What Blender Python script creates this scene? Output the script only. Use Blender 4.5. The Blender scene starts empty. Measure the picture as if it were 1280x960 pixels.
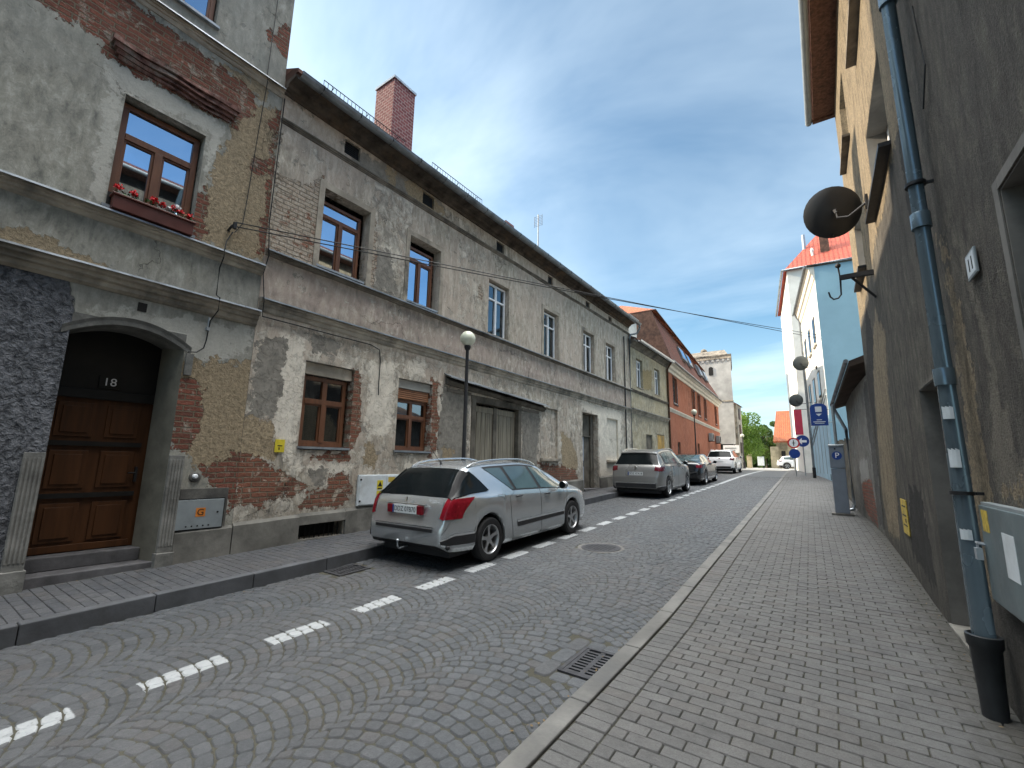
import bpy, bmesh, math, random
import numpy as np
CLOUD=(6.6,7.7,8.3); ZEN_FILL=(60,60,58.5); SKYSTR=.095; SUNSTR=5.0; EXPO=1.15
from mathutils import Vector, Matrix, noise as mnoise
random.seed(7); RNG=np.random.default_rng(7)
scene=bpy.context.scene; COL=scene.collection
rad=math.radians

# ------------------------------------------------------------------ helpers
def gz(Y):
    """height of the street surface: a steady climb that levels out"""
    return .037*Y if Y<28 else 1.036+.518*(1-math.exp(-(Y-28)/14))
def interp(x,tab):
    return float(np.interp(x,[a for a,b in tab],[b for a,b in tab]))
XL=[(-30,-6.02),(3.9,-6.02),(8,-6.16),(15,-6.3),(25,-6.7),(36,-7.3),(45,-7.9),(60,-8.7)]
XR=[(-30,-1.45),(4.75,-1.47),(9,-1.62),(16.7,-1.9),(28,-2.3),(45,-3.1),(60,-3.9)]
XW=[(-30,1.3),(0,.86),(11.5,.69),(15.5,.40),(26,.1),(27,-.02),(36,-1.1),(45,-2.0),(60,-2.8)]
XF=[(-30,-7.45),(25.86,-7.45),(45,-8.4),(60,-9.2)]

def thing(name,label,cat,loc=(0,0,0),group=None,kind=None):
    o=bpy.data.objects.new(name,None); COL.objects.link(o); o.empty_display_size=.2
    o.location=loc; tag(o,label,cat,group,kind); return o
def tag(o,label=None,cat=None,group=None,kind=None):
    if label:o['label']=label
    if cat:o['category']=cat
    if group:o['group']=group
    if kind:o['kind']=kind
    return o
def wloc(p):
    v=Vector((0,0,0))
    while p is not None:
        v=v+p.location; p=p.parent
    return v
def copy_tree(o,parent=None):
    c=o.copy(); COL.objects.link(c); c.parent=parent
    for ch in list(o.children): copy_tree(ch,c)
    return c

class Frame:
    """local frame: u along, w outward, z up"""
    def __init__(s,o,d):
        l=math.hypot(*d); s.o=o; s.d=(d[0]/l,d[1]/l); s.n=(s.d[1],-s.d[0])
    def flip(s): s.n=(-s.n[0],-s.n[1]); return s
    def __call__(s,u,w,z): return (s.o[0]+s.d[0]*u+s.n[0]*w, s.o[1]+s.d[1]*u+s.n[1]*w, z)
WORLD=lambda u,w,z:(u,w,z)

class MB:
    def __init__(s,F=WORLD): s.v=[];s.f=[];s.F=F;s.sm=[];s.pc=[]
    def add(s,vs,fs,smooth=False):
        b=len(s.v)
        if fs: s.pc.append((b,len(s.f)))
        s.v+= [s.F(*p) for p in vs]; s.f+=[tuple(i+b for i in f) for f in fs]; s.sm+=[smooth]*len(fs); return s
    def box(s,u0,u1,w0,w1,z0,z1,sz=0.0):
        # sz shears z along u
        k=sz*(u1-u0)
        vs=[(u0,w0,z0),(u1,w0,z0+k),(u1,w1,z0+k),(u0,w1,z0),(u0,w0,z1),(u1,w0,z1+k),(u1,w1,z1+k),(u0,w1,z1)]
        return s.add(vs,[(0,3,2,1),(4,5,6,7),(0,1,5,4),(1,2,6,5),(2,3,7,6),(3,0,4,7)])
    def prof(s,u0,u1,pts,sz=0.0,jit=0.0,step=None):
        """closed profile pts (w,z) extruded along u"""
        n=len(pts); us=[u0,u1] if not step else list(np.linspace(u0,u1,max(2,int(abs(u1-u0)/step)+1)))
        vs=[]
        for i,u in enumerate(us):
            for j,(w,z) in enumerate(pts):
                a=b=0
                if jit and w>0.01:
                    a=jit*mnoise.noise(Vector((u*2.3,j*.7,z*3))); b=jit*mnoise.noise(Vector((u*2.1+9,j*.9,z*3)))
                vs.append((u,w+a,z+b+sz*(u-u0)))
        fs=[]
        for i in range(len(us)-1):
            for j in range(n): fs.append((i*n+j,i*n+(j+1)%n,(i+1)*n+(j+1)%n,(i+1)*n+j))
        fs.append(tuple(range(n))); fs.append(tuple(range((len(us)-1)*n,len(us)*n)))
        return s.add(vs,fs)
    def tube(s,pts,r,n=8,cap=True,r2=None):
        pts=[Vector(p) for p in pts]; vs=[];m=len(pts)
        up=Vector((0,0,1))
        for i,p in enumerate(pts):
            t=(pts[min(i+1,m-1)]-pts[max(i-1,0)]).normalized()
            a=t.cross(up)
            if a.length<1e-3:a=t.cross(Vector((1,0,0)))
            a.normalize();b=t.cross(a)
            rr=r if r2 is None else r+(r2-r)*i/(m-1)
            for k in range(n):
                c=2*math.pi*k/n; vs.append(tuple(p+a*rr*math.cos(c)+b*rr*math.sin(c)))
        fs=[(i*n+k,i*n+(k+1)%n,(i+1)*n+(k+1)%n,(i+1)*n+k) for i in range(m-1) for k in range(n)]
        s.add(vs,fs,True)
        if cap: s.add([],[]) ; b=len(s.v)-len(vs); s.f+=[tuple(b+k for k in range(n)),tuple(b+(m-1)*n+k for k in range(n))]; s.sm+=[False,False]
        return s
    def lathe(s,c,prof,n=20,axis='z'):
        """prof: list (r,h)"""
        vs=[]
        for r,h in prof:
            for k in range(n):
                a=2*math.pi*k/n; x,y=r*math.cos(a),r*math.sin(a)
                if axis=='z':q=(c[0]+x,c[1]+y,c[2]+h)
                elif axis=='x':q=(c[0]+h,c[1]+x,c[2]+y)
                else:q=(c[0]+x,c[1]+h,c[2]+y)
                vs.append(q)
        m=len(prof)
        fs=[(i*n+k,i*n+(k+1)%n,(i+1)*n+(k+1)%n,(i+1)*n+k) for i in range(m-1) for k in range(n)]
        fs+= [tuple(range(n)),tuple(range((m-1)*n,m*n))]
        s.add(vs,fs,True); return s
    def sphere(s,c,r,n=20,m=12,sq=1.0):
        pr=[(r*math.sin(math.pi*i/m)+1e-5,-r*sq*math.cos(math.pi*i/m)) for i in range(m+1)]
        return s.lathe(c,pr,n)
    def poly(s,pts): return s.add(pts,[tuple(range(len(pts)))])
    def parts(s,name,mat,parent=None,bevel=0):
        """one object per piece"""
        out=[];pc=s.pc+[(len(s.v),len(s.f))]
        for (a,fa),(b,fb) in zip(pc[:-1],pc[1:]):
            m=MB();m.v=s.v[a:b];m.f=[tuple(i-a for i in f) for f in s.f[fa:fb]];m.sm=s.sm[fa:fb];out.append(m.build(name,mat,parent,bevel))
        return out
    def build(s,name,mat,parent=None,bevel=0,loc=None):
        me=bpy.data.meshes.new(name)
        off=wloc(parent) if parent is not None else Vector(loc or (0,0,0))
        me.from_pydata([(a-off.x,b-off.y,c-off.z) for a,b,c in s.v],[],s.f)
        me.polygons.foreach_set('use_smooth',s.sm)
        bm=bmesh.new();bm.from_mesh(me);bmesh.ops.recalc_face_normals(bm,faces=bm.faces);bm.to_mesh(me);bm.free()
        me.materials.append(mat)
        o=bpy.data.objects.new(name,me);COL.objects.link(o)
        if parent is not None:o.parent=parent
        else:o.location=off
        if bevel:
            b=o.modifiers.new('b','BEVEL');b.width=bevel;b.segments=2;b.limit_method='ANGLE';b.angle_limit=rad(40)
            b.harden_normals=False
        if any(s.sm):
            try: me.set_sharp_from_angle(angle=rad(42))
            except Exception: pass
        me.update(); return o

def text_obj(txt,size,M,mat,name,parent,extrude=.002,sx=1.0,align='CENTER'):
    cu=bpy.data.curves.new('txt','FONT');cu.body=txt;cu.size=size;cu.align_x=align;cu.align_y='CENTER';cu.extrude=extrude
    to=bpy.data.objects.new('txt',cu);COL.objects.link(to)
    dg=bpy.context.evaluated_depsgraph_get();dg.update()
    me=bpy.data.meshes.new_from_object(to.evaluated_get(dg));bpy.data.objects.remove(to);bpy.data.curves.remove(cu)
    T=M@Matrix.Diagonal((sx,1,1,1))
    me.transform(T); off=wloc(parent); me.transform(Matrix.Translation(-off))
    me.materials.clear();me.materials.append(mat);me.name=name
    o=bpy.data.objects.new(name,me);COL.objects.link(o);o.parent=parent;return o
def face_matrix(origin,right,up):
    r=Vector(right).normalized();u=Vector(up).normalized();n=r.cross(u)
    M=Matrix.Identity(4)
    for i in range(3):M[i][0]=r[i];M[i][1]=u[i];M[i][2]=n[i];M[i][3]=origin[i]
    return M

# ------------------------------------------------------------------ materials
class NT:
    def __init__(s,name):
        s.m=bpy.data.materials.new(name);s.m.use_nodes=True;s.t=s.m.node_tree;s.t.nodes.clear()
        s.out=s.n('ShaderNodeOutputMaterial');s.b=s.n('ShaderNodeBsdfPrincipled');s.l(s.b.outputs[0],s.out.inputs[0])
    def n(s,t,**k):
        x=s.t.nodes.new(t)
        for a,b in k.items():setattr(x,a,b)
        return x
    def l(s,a,b): s.t.links.new(a,b)
    def put(s,sock,v):
        if isinstance(v,bpy.types.NodeSocket): s.l(v,sock)
        elif v is not None:
            if hasattr(sock,'default_value'):
                try: sock.default_value=v
                except Exception:
                    sock.default_value=(*v,1) if len(v)==3 else v
    def pos(s,scale=None,obj=False,rot=None):
        if obj: o=s.n('ShaderNodeTexCoord').outputs['Object']
        else: o=s.n('ShaderNodeNewGeometry').outputs['Position']
        if scale is not None or rot is not None:
            mp=s.n('ShaderNodeMapping');s.l(o,mp.inputs[0])
            if scale is not None: mp.inputs['Scale'].default_value=scale
            if rot is not None: mp.inputs['Rotation'].default_value=rot
            o=mp.outputs[0]
        return o
    def noise(s,scale,detail=4,rough=.6,vec=None,dist=0,col=False):
        x=s.n('ShaderNodeTexNoise');x.inputs['Scale'].default_value=scale;x.inputs['Detail'].default_value=detail
        x.inputs['Roughness'].default_value=rough;x.inputs['Distortion'].default_value=dist
        if vec is not None:s.l(vec,x.inputs['Vector'])
        return x.outputs['Color' if col else 'Fac']
    def voro(s,scale,vec=None,feat='F1',out='Distance',rnd=1):
        x=s.n('ShaderNodeTexVoronoi',feature=feat);x.inputs['Scale'].default_value=scale;x.inputs['Randomness'].default_value=rnd
        if vec is not None:s.l(vec,x.inputs['Vector'])
        return x.outputs[out]
    def math(s,op,a,b=None,c=None,clamp=False):
        x=s.n('ShaderNodeMath',operation=op,use_clamp=clamp);s.put(x.inputs[0],a)
        if b is not None:s.put(x.inputs[1],b)
        if c is not None:s.put(x.inputs[2],c)
        return x.outputs[0]
    def rng(s,v,a,b,c=0,d=1,smooth=False):
        x=s.n('ShaderNodeMapRange',clamp=True)
        if smooth:x.interpolation_type='SMOOTHSTEP'
        s.put(x.inputs[0],v)
        for i,k in enumerate((a,b,c,d)):s.put(x.inputs[i+1],k)
        return x.outputs[0]
    def mix(s,f,a,b,mode='MIX'):
        x=s.n('ShaderNodeMix',data_type='RGBA',blend_type=mode);s.put(x.inputs[0],f)
        s.put(x.inputs[6],(*a,1) if isinstance(a,tuple) and len(a)==3 else a);s.put(x.inputs[7],(*b,1) if isinstance(b,tuple) and len(b)==3 else b)
        return x.outputs[2]
    def attr(s,name,out='Fac'):
        x=s.n('ShaderNodeAttribute',attribute_name=name);return x.outputs[out]
    def sep(s,v):
        x=s.n('ShaderNodeSeparateXYZ');s.l(v,x.inputs[0]);return x.outputs
    def comb(s,a,b,c):
        x=s.n('ShaderNodeCombineXYZ')
        for i,k in enumerate((a,b,c)):s.put(x.inputs[i],k)
        return x.outputs[0]
    def bump(s,h,strength=.5,dist=.02,normal=None):
        x=s.n('ShaderNodeBump');x.inputs['Strength'].default_value=strength;x.inputs['Distance'].default_value=dist
        s.l(h,x.inputs['Height'])
        if normal is not None:s.l(normal,x.inputs['Normal'])
        return x.outputs[0]
    def fin(s,col,rough=.8,metal=0,normal=None,spec=.3,**k):
        s.put(s.b.inputs['Base Color'],(*col,1) if isinstance(col,tuple) and len(col)==3 else col)
        s.put(s.b.inputs['Roughness'],rough);s.put(s.b.inputs['Metallic'],metal);s.put(s.b.inputs['Specular IOR Level'],spec)
        if normal is not None:s.l(normal,s.b.inputs['Normal'])
        for a,b in k.items(): s.put(s.b.inputs[a.replace('_',' ')],b)
        return s.m

def simple(name,col,rough=.7,metal=0,var=.25,scale=8,bump=0,spec=.3,dirt=None,obj=False,stretch=None,**k):
    t=NT(name);v=t.pos(stretch,obj=obj)
    a=tuple(c*(1-var) for c in col);b=tuple(min(1,c*(1+var)) for c in col)
    c=t.mix(t.rng(t.noise(scale,5,.6,v),.3,.7),a,b)
    if dirt: c=t.mix(t.rng(t.noise(scale*.35,6,.7,v),.5,.68),c,dirt)
    n=t.bump(t.noise(scale*6,4,.6,v),bump,.01) if bump else None
    r=t.rng(t.noise(scale*2,3,.5,v),.2,.8,max(.02,rough-.1),min(1,rough+.1))
    return t.fin(c,r,metal,n,spec,**k)

def brick_tex(t,vec2,scale=1.0):
    """vec2 = (along, up, 0) metres. returns colour-id noise, mortar mask"""
    x=t.n('ShaderNodeTexBrick');t.l(vec2,x.inputs['Vector'])
    x.inputs['Scale'].default_value=1;x.inputs['Brick Width'].default_value=.26;x.inputs['Row Height'].default_value=.078
    x.inputs['Mortar Size'].default_value=.011;x.inputs['Mortar Smooth'].default_value=.35;x.inputs['Bias'].default_value=0
    x.inputs['Color1'].default_value=(0,0,0,1);x.inputs['Color2'].default_value=(1,1,1,1);x.inputs['Mortar'].default_value=(.5,.5,.5,1)
    return x.outputs['Color'],x.outputs['Fac']

def facade(name,base,base2,light,cem,tan,brick=(.22,.07,.045),brick2=(.12,.05,.035),lime=.35,peel0=.62,streak=.5,
           axis='Y',rough_bump=.35,green=.25,tan_bump=1.0,ground=None,patch=.5,grain=0,pink=None):
    t=NT(name);P=t.pos();px=t.sep(P)
    al=px[1] if axis=='Y' else px[0]
    # --- base wash
    mot=t.noise(8.5,6,.72,t.pos((1,1,.45)),.4)
    st=t.n('ShaderNodeMapping');t.l(P,st.inputs[0]);st.inputs['Scale'].default_value=(1,1,.22)
    big=t.noise(.55,3,.6,P,.6);med=t.noise(2.6,5,.68,P,.8);fine=t.noise(34,3,.75,P)
    strk=t.noise(5.5,5,.7,st.outputs[0],.5);strk2=t.noise(16,3,.65,st.outputs[0],.3)
    c=t.mix(t.rng(big,.36,.64),base,base2)
    c=t.mix(t.math('MULTIPLY',t.rng(strk,.5,.72),streak),c,light)
    c=t.mix(t.math('MULTIPLY',t.rng(strk2,.5,.75),streak*.7),c,cem)
    c=t.mix(t.math('MULTIPLY',t.rng(big,.5,.7),green),c,(.19,.205,.165))
    if pink:
        pz=t.math('MULTIPLY',t.rng(px[2],4.15,4.3),t.rng(px[2],5.1,5.0));c=t.mix(t.math('MULTIPLY',pz,t.rng(med,.35,.6,.25,.8)),c,pink)
    # flaked lime wash
    pk=t.noise(4.6,6,.74,P,.5)
    pe=t.attr('peel')
    th=t.math('SUBTRACT',peel0+.1,t.math('MULTIPLY',pe,.24))
    m_pe=t.rng(t.math('SUBTRACT',pk,th),0,.02)
    c=t.mix(t.math('MULTIPLY',m_pe,patch),c,t.mix(t.rng(med,.4,.6),cem,light))
    edge=t.noise(7,5,.7,P,.3)
    edge2=big
    mo=t.rng(t.math('ADD',big,t.math('MULTIPLY',med,.5)),.60,.86,.25,1);c=t.mix(t.math('MULTIPLY',mo,t.rng(mot,.50,.30,0,.72)),c,tuple(x*.50 for x in cem));c=t.mix(t.math('MULTIPLY',mo,t.rng(mot,.52,.70,0,.75)),c,tuple(min(1,x*1.12) for x in light))
    en=t.math('ADD',t.math('MULTIPLY',t.math('SUBTRACT',edge,.5),.55),t.math('MULTIPLY',t.math('SUBTRACT',edge2,.5),.5))
    def mask(a,w=.012,amp=1.0):
        return t.rng(t.math('ADD',t.attr(a),t.math('MULTIPLY',en,amp)),w,-w)
    m_pale=mask('pale',.03);m_cem=mask('cem',.006);m_tan=mask('tan',.006);m_brk=mask('brk',.006);m_rgh=mask('rough',.01,.3)
    lp=t.mix(t.rng(med,.35,.65),light,tuple(min(1,x*1.18) for x in light))
    c=t.mix(t.math('MULTIPLY',m_pale,.8),c,lp)
    cc=t.mix(t.rng(edge,.35,.65),tuple(x*.72 for x in cem),tuple(x*1.25 for x in cem))
    c=t.mix(m_cem,c,cc)
    # coarse undercoat
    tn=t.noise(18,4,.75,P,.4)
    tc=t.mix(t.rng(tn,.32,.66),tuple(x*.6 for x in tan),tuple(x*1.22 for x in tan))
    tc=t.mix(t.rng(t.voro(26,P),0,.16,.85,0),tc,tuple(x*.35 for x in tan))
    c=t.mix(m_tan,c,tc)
    # brick
    wob=t.noise(3.2,3,.6,P,0,True);ws=t.n('ShaderNodeVectorMath',operation='SUBTRACT');t.l(wob,ws.inputs[0]);ws.inputs[1].default_value=(.5,.5,.5)
    wm=t.n('ShaderNodeVectorMath',operation='SCALE');t.l(ws.outputs[0],wm.inputs[0]);wm.inputs['Scale'].default_value=.05
    bv=t.n('ShaderNodeVectorMath',operation='ADD');t.l(t.comb(al,px[2],0),bv.inputs[0]);t.l(wm.outputs[0],bv.inputs[1])
    bid,bm=brick_tex(t,bv.outputs[0])
    bc=t.mix(t.rng(tn,.3,.7),brick2,brick);bc=t.mix(t.math('MULTIPLY',t.sep(bid)[0],.6),bc,tuple(min(1,x*1.7) for x in brick))
    mort=tuple((x*.8) for x in tan)
    bc=t.mix(bm,bc,mort)
    lm=t.rng(t.math('ADD',pk,t.math('MULTIPLY',t.attr('lime'),.22)),.60-.0*lime,.68)
    bc=t.mix(t.math('MULTIPLY',lm,.8),bc,t.mix(t.rng(fine,.3,.7),tuple(x*.8 for x in tan),light))
    bc=t.mix(t.math('MULTIPLY',bm,.6),bc,(.10,.078,.06))
    c=t.mix(m_brk,c,bc)
    # grime by attribute (wet marks with their own outline)
    dm=t.math('MULTIPLY',t.attr('damp'),t.rng(med,.3,.62))
    c=t.mix(t.math('MULTIPLY',dm,.75),c,(.07,.07,.065))
    # rough-cast zone
    rc=t.noise(17,4,.62,P,.5)
    c=t.mix(m_rgh,c,t.mix(t.rng(rc,.38,.62),(.06,.063,.072),(.20,.205,.225)))
    c=t.mix(t.rng(fine,.35,.7,.0,.25),c,tuple(x*.5 for x in base))
    # dark cracks
    cr=t.n('ShaderNodeTexVoronoi',feature='DISTANCE_TO_EDGE');cr.inputs['Scale'].default_value=.42
    cv=t.n('ShaderNodeVectorMath',operation='ADD');t.l(P,cv.inputs[0]);cs=t.n('ShaderNodeVectorMath',operation='SCALE');t.l(t.noise(2.3,5,.7,P,0,True),cs.inputs[0]);cs.inputs['Scale'].default_value=.7;t.l(cs.outputs[0],cv.inputs[1]);t.l(cv.outputs[0],cr.inputs['Vector'])
    crm=t.math('MULTIPLY',t.rng(cr.outputs['Distance'],.0015,.004,1,0),t.rng(big,.50,.58))
    c=t.mix(t.math('MULTIPLY',crm,.55),c,(.05,.047,.043))
    # heights
    h=t.math('MULTIPLY',fine,.12)
    h=t.math('ADD',h,t.math('MULTIPLY',med,.35))
    h=t.math('SUBTRACT',h,t.math('MULTIPLY',m_pe,.22))
    h=t.math('SUBTRACT',h,t.math('MULTIPLY',m_cem,.12))
    h=t.math('SUBTRACT',h,t.math('MULTIPLY',m_tan,.75))
    h=t.math('ADD',h,t.math('MULTIPLY',t.math('MULTIPLY',m_tan,tn),.9*tan_bump))
    nb=t.math('SUBTRACT',1,m_brk)
    bh=t.math('ADD',t.math('MULTIPLY',bm,-1.2),t.math('MULTIPLY',tn,.7))
    h=t.math('ADD',t.math('MULTIPLY',h,nb),t.math('MULTIPLY',m_brk,t.math('SUBTRACT',bh,1.3)))
    h=t.math('ADD',h,t.math('MULTIPLY',t.math('MULTIPLY',m_rgh,rc),3.2))
    h=t.math('SUBTRACT',h,t.math('MULTIPLY',crm,.4))
    if grain:
        gn=t.noise(62,4,.72,P,.2);h=t.math('ADD',h,t.math('MULTIPLY',gn,grain))
        c=t.mix(t.rng(t.noise(7,4,.6,t.pos((1,1,.3))),.48,.68,0,.45),c,tuple(x*.45 for x in base));c=t.mix(t.rng(gn,.42,.68,0,.55),c,tuple(x*.42 for x in base));c=t.mix(t.rng(gn,.40,.28,0,.5),c,tuple(min(1,x*1.9) for x in base))
    n=t.bump(h,1.0,.030)
    return t.fin(c,.92,0,n,.15)

MAT={}
def setup_mats():
    M=MAT
    M['plaster_A']=facade('grey_green_plaster',(.27,.268,.235),(.35,.325,.275),(.46,.44,.39),(.17,.172,.16),(.335,.262,.17),brick=(.17,.056,.036),brick2=(.09,.04,.03),streak=.45,green=.35,peel0=.60,patch=.55)
    M['plaster_B']=facade('flaking_plaster',(.50,.415,.34),(.43,.375,.30),(.72,.66,.56),(.25,.232,.20),(.38,.30,.195),brick=(.19,.066,.038),brick2=(.10,.045,.032),streak=.75,green=.16,peel0=.58,patch=.85,pink=(.40,.315,.275))
    M['plaster_C']=facade('ochre_grey_plaster',(.46,.39,.26),(.40,.35,.26),(.60,.55,.43),(.16,.16,.14),(.34,.27,.15),streak=.7,peel0=.55)
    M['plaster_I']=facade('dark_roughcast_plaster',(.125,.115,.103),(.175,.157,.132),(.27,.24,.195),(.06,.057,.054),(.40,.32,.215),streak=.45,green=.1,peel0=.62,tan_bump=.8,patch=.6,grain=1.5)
    M['plaster_H']=facade('grey_shed_plaster',(.21,.19,.165),(.16,.15,.135),(.32,.31,.29),(.10,.095,.09),(.22,.18,.13),streak=.6,peel0=.56)
    M['moulding']=simple('weathered_moulding',(.36,.315,.255),.9,0,.35,2.2,.5,.15,(.10,.095,.085))
    M['moulding_dk']=simple('dark_weathered_moulding',(.17,.15,.125),.9,0,.4,3,.5,.15,(.06,.055,.05))
    M['zinc']=simple('zinc_flashing',(.30,.32,.34),.45,.55,.25,5,.1,.4,(.14,.14,.14))
    M['gutter']=simple('painted_gutter',(.20,.22,.235),.45,.4,.3,3,.05,.4,(.07,.07,.07))
    M['pipe']=simple('blue_grey_pipe',(.125,.175,.21),.24,.45,.12,2.5,.02,.6,(.108,.152,.182))
    M['pipe_pale']=simple('galvanised_pipe',(.42,.45,.48),.4,.7,.15,4,.0,.5)
    M['iron']=simple('black_iron',(.022,.022,.024),.5,.3,.3,10,.1,.4)
    M['castiron']=simple('cast_iron_grate',(.055,.055,.06),.55,.5,.3,20,.2,.4)
    M['rust']=simple('rusty_iron',(.10,.055,.035),.8,.2,.4,14,.3,.2)
    M['soffit_dk']=simple('decayed_soffit',(.075,.062,.052),.95,0,.6,4,.6,.1,(.14,.10,.07))
    M['lining']=simple('smooth_cement_lining',(.165,.158,.145),.92,0,.25,2.2,.25,.15,(.09,.086,.08))
    M['wood_brown']=simple('brown_window_wood',(.135,.055,.026),.42,0,.3,3,.08,.4,stretch=(4,4,.6))
    M['wood_red']=simple('dark_red_wood',(.085,.022,.015),.4,0,.3,3,.05,.4)
    M['wood_door']=simple('orange_brown_door',(.062,.024,.008),.5,0,.3,2.5,.1,.25,stretch=(6,6,.5))
    M['wood_black']=simple('black_paint',(.012,.011,.010),.45)
    M['wood_grey']=simple('weathered_gate_planks',(.25,.225,.175),.85,0,.4,3,.4,.15,(.12,.108,.085),stretch=(7,7,.35))
    M['wood_greydk']=simple('old_beam',(.125,.112,.092),.9,0,.4,3,.5,.15,(.04,.036,.03))
    M['pvc']=simple('white_frame',(.74,.76,.78),.35,0,.05,3,0,.5)
    M['shutter']=simple('roller_shutter',(.27,.125,.06),.5,0,.2,4,.0,.4)
    M['door_blue']=simple('pale_blue_grey_door',(.32,.36,.42),.5,0,.12,4,.1,.3)
    M['stone_step']=simple('dark_step_stone',(.085,.082,.085),.7,0,.4,5,.3,.3)
    M['plinth']=simple('cement_plinth',(.155,.148,.132),.9,0,.4,2.4,.5,.15,(.065,.062,.058))
    M['surround']=simple('carved_stone_surround',(.19,.185,.17),.85,0,.35,4,.5,.2,(.09,.088,.08))
    M['galv']=simple('galvanised_box',(.30,.33,.34),.5,.5,.12,6,.05,.4)
    M['white_box']=simple('white_enamel_box',(.60,.64,.66),.45,0,.08,5,.03,.4,(.45,.47,.47))
    M['yellow']=simple('yellow_plate',(.62,.50,.04),.5,0,.15,20)
    M['yellow_dirty']=simple('worn_yellow_sticker',(.50,.36,.06),.6,0,.4,30,0,.3,(.2,.16,.08))
    M['orange']=simple('orange_label',(.55,.18,.03),.5,0,.1,20)
    M['black']=simple('black_mark',(.01,.01,.01),.6)
    M['white']=simple('white_mark',(.8,.8,.8),.5,0,.04)
    M['red']=simple('red_mark',(.5,.02,.02),.5,0,.1)
    M['blue_sign']=simple('blue_sign_face',(.012,.045,.22),.4,0,.1,8)
    M['antenna']=simple('dull_aluminium',(.14,.15,.16),.5,.4)
    M['curtain']=simple('sheer_curtain',(.62,.66,.72),.9,0,.15,4,.4,.1,stretch=(14,14,.5))
    M['room']=simple('unlit_room',(.03,.03,.032),.9)
    M['cable']=simple('black_cable',(.015,.015,.015),.6)
    M['globe']=simple('opal_globe',(.62,.64,.52),.3,0,.04,5,0,.5)
    M['leaf_far']=None
    # glass
    def glass(name,tint,refl=.5,rough=.02):
        t=NT(name);g=t.n('ShaderNodeBsdfGlossy');g.inputs['Roughness'].default_value=rough;g.inputs['Color'].default_value=(*tint,1)
        tr=t.n('ShaderNodeBsdfTransparent');tr.inputs[0].default_value=(.5,.55,.58,1)
        lw=t.n('ShaderNodeLayerWeight');lw.inputs[0].default_value=.5
        f=t.rng(lw.outputs['Fresnel'],0,1,refl,1)
        wv=t.noise(1.3,1,.5);b=t.bump(wv,.025,.05);t.l(b,g.inputs['Normal'])
        mx=t.n('ShaderNodeMixShader');t.l(f,mx.inputs[0]);t.l(tr.outputs[0],mx.inputs[1]);t.l(g.outputs[0],mx.inputs[2]);t.l(mx.outputs[0],t.out.inputs[0]);return t.m
    M['glass']=glass('window_glass',(.62,.78,1.0),.62)
    M['glass_dark']=glass('window_glass_dark',(.5,.55,.6),.22)
    # roof tiles : s along slope handled with world z + along
    def tiles(name,c1,c2,dirt,along='Y',row=.16,colw=.2):
        t=NT(name);P=t.pos();p=t.sep(P);al=p[1] if along=='Y' else p[0]
        x=t.n('ShaderNodeTexBrick');t.l(t.comb(al,p[2],0),x.inputs['Vector']);x.inputs['Scale'].default_value=1
        x.inputs['Brick Width'].default_value=colw;x.inputs['Row Height'].default_value=row;x.inputs['Mortar Size'].default_value=.012;x.inputs['Mortar Smooth'].default_value=.5
        x.inputs['Color1'].default_value=(*c1,1);x.inputs['Color2'].default_value=(*c2,1);x.inputs['Mortar'].default_value=tuple(k*.35 for k in c1)+(1,)
        c=t.mix(t.rng(t.noise(1.3,6,.7,P),.45,.72),x.outputs['Color'],dirt)
        c=t.mix(t.rng(t.noise(12,5,.6,P),.3,.7,0,.4),c,tuple(k*.55 for k in c1))
        fr=t.math('FRACT',t.math('DIVIDE',p[2],row))
        h=t.math('ADD',t.math('MULTIPLY',fr,-1),t.math('ADD',t.math('MULTIPLY',x.outputs['Fac'],-.4),t.math('SINE',t.math('MULTIPLY',al,2*math.pi/colw))))
        return t.fin(c,.8,0,t.bump(h,.8,.02),.2)
    M['tiles_red']=tiles('weathered_red_tiles',(.135,.05,.038),(.10,.04,.032),(.07,.045,.038))
    M['tiles_orange']=tiles('orange_tiles',(.38,.115,.05),(.27,.08,.038),(.17,.085,.055),'X',.22,.24)
    M['tiles_far']=tiles('bright_red_tiles',(.38,.075,.045),(.31,.06,.04),(.24,.07,.05),'X',.32,.3)
    M['tiles_dk']=tiles('dark_roof_tiles',(.15,.07,.05),(.12,.06,.045),(.07,.05,.04))
    # red-brown chimney bricks
    t=NT('pink_red_chimney_brick');P=t.pos();p=t.sep(P)
    x=t.n('ShaderNodeTexBrick');t.l(t.comb(t.math('ADD',p[0],p[1]),p[2],0),x.inputs['Vector']);x.inputs['Scale'].default_value=1
    x.inputs['Brick Width'].default_value=.19;x.inputs['Row Height'].default_value=.095;x.inputs['Mortar Size'].default_value=.014;x.inputs['Mortar Smooth'].default_value=.2
    x.inputs['Color1'].default_value=(.21,.07,.072,1);x.inputs['Color2'].default_value=(.14,.045,.052,1);x.inputs['Mortar'].default_value=(.30,.20,.19,1)
    M['chimney']=t.fin(x.outputs['Color'],.85,0,t.bump(t.math('MULTIPLY',x.outputs['Fac'],-1),.6,.01),.2)
    M['orange_wall']=facade('orange_render',(.36,.135,.082),(.30,.112,.072),(.46,.25,.18),(.22,.10,.072),(.45,.22,.14),streak=.6,green=.0,peel0=.66,patch=.35)
    M['cream_trim']=simple('cream_trim',(.58,.55,.48),.8,0,.15,3,.1)
    M['tower_wall']=simple('pale_tower_render',(.40,.40,.39),.9,0,.22,1.3,.35,.15,(.30,.30,.295))
    M['dark_wood']=simple('dark_shopfront',(.03,.028,.026),.6)
    M['white_wall']=simple('white_render',(.70,.70,.66),.9,0,.08,1.5,.15,.15,(.55,.54,.5))
    M['blue_wall']=simple('sky_blue_render',(.25,.40,.48),.9,0,.07,.8,.15,.15,(.22,.35,.43))
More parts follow.
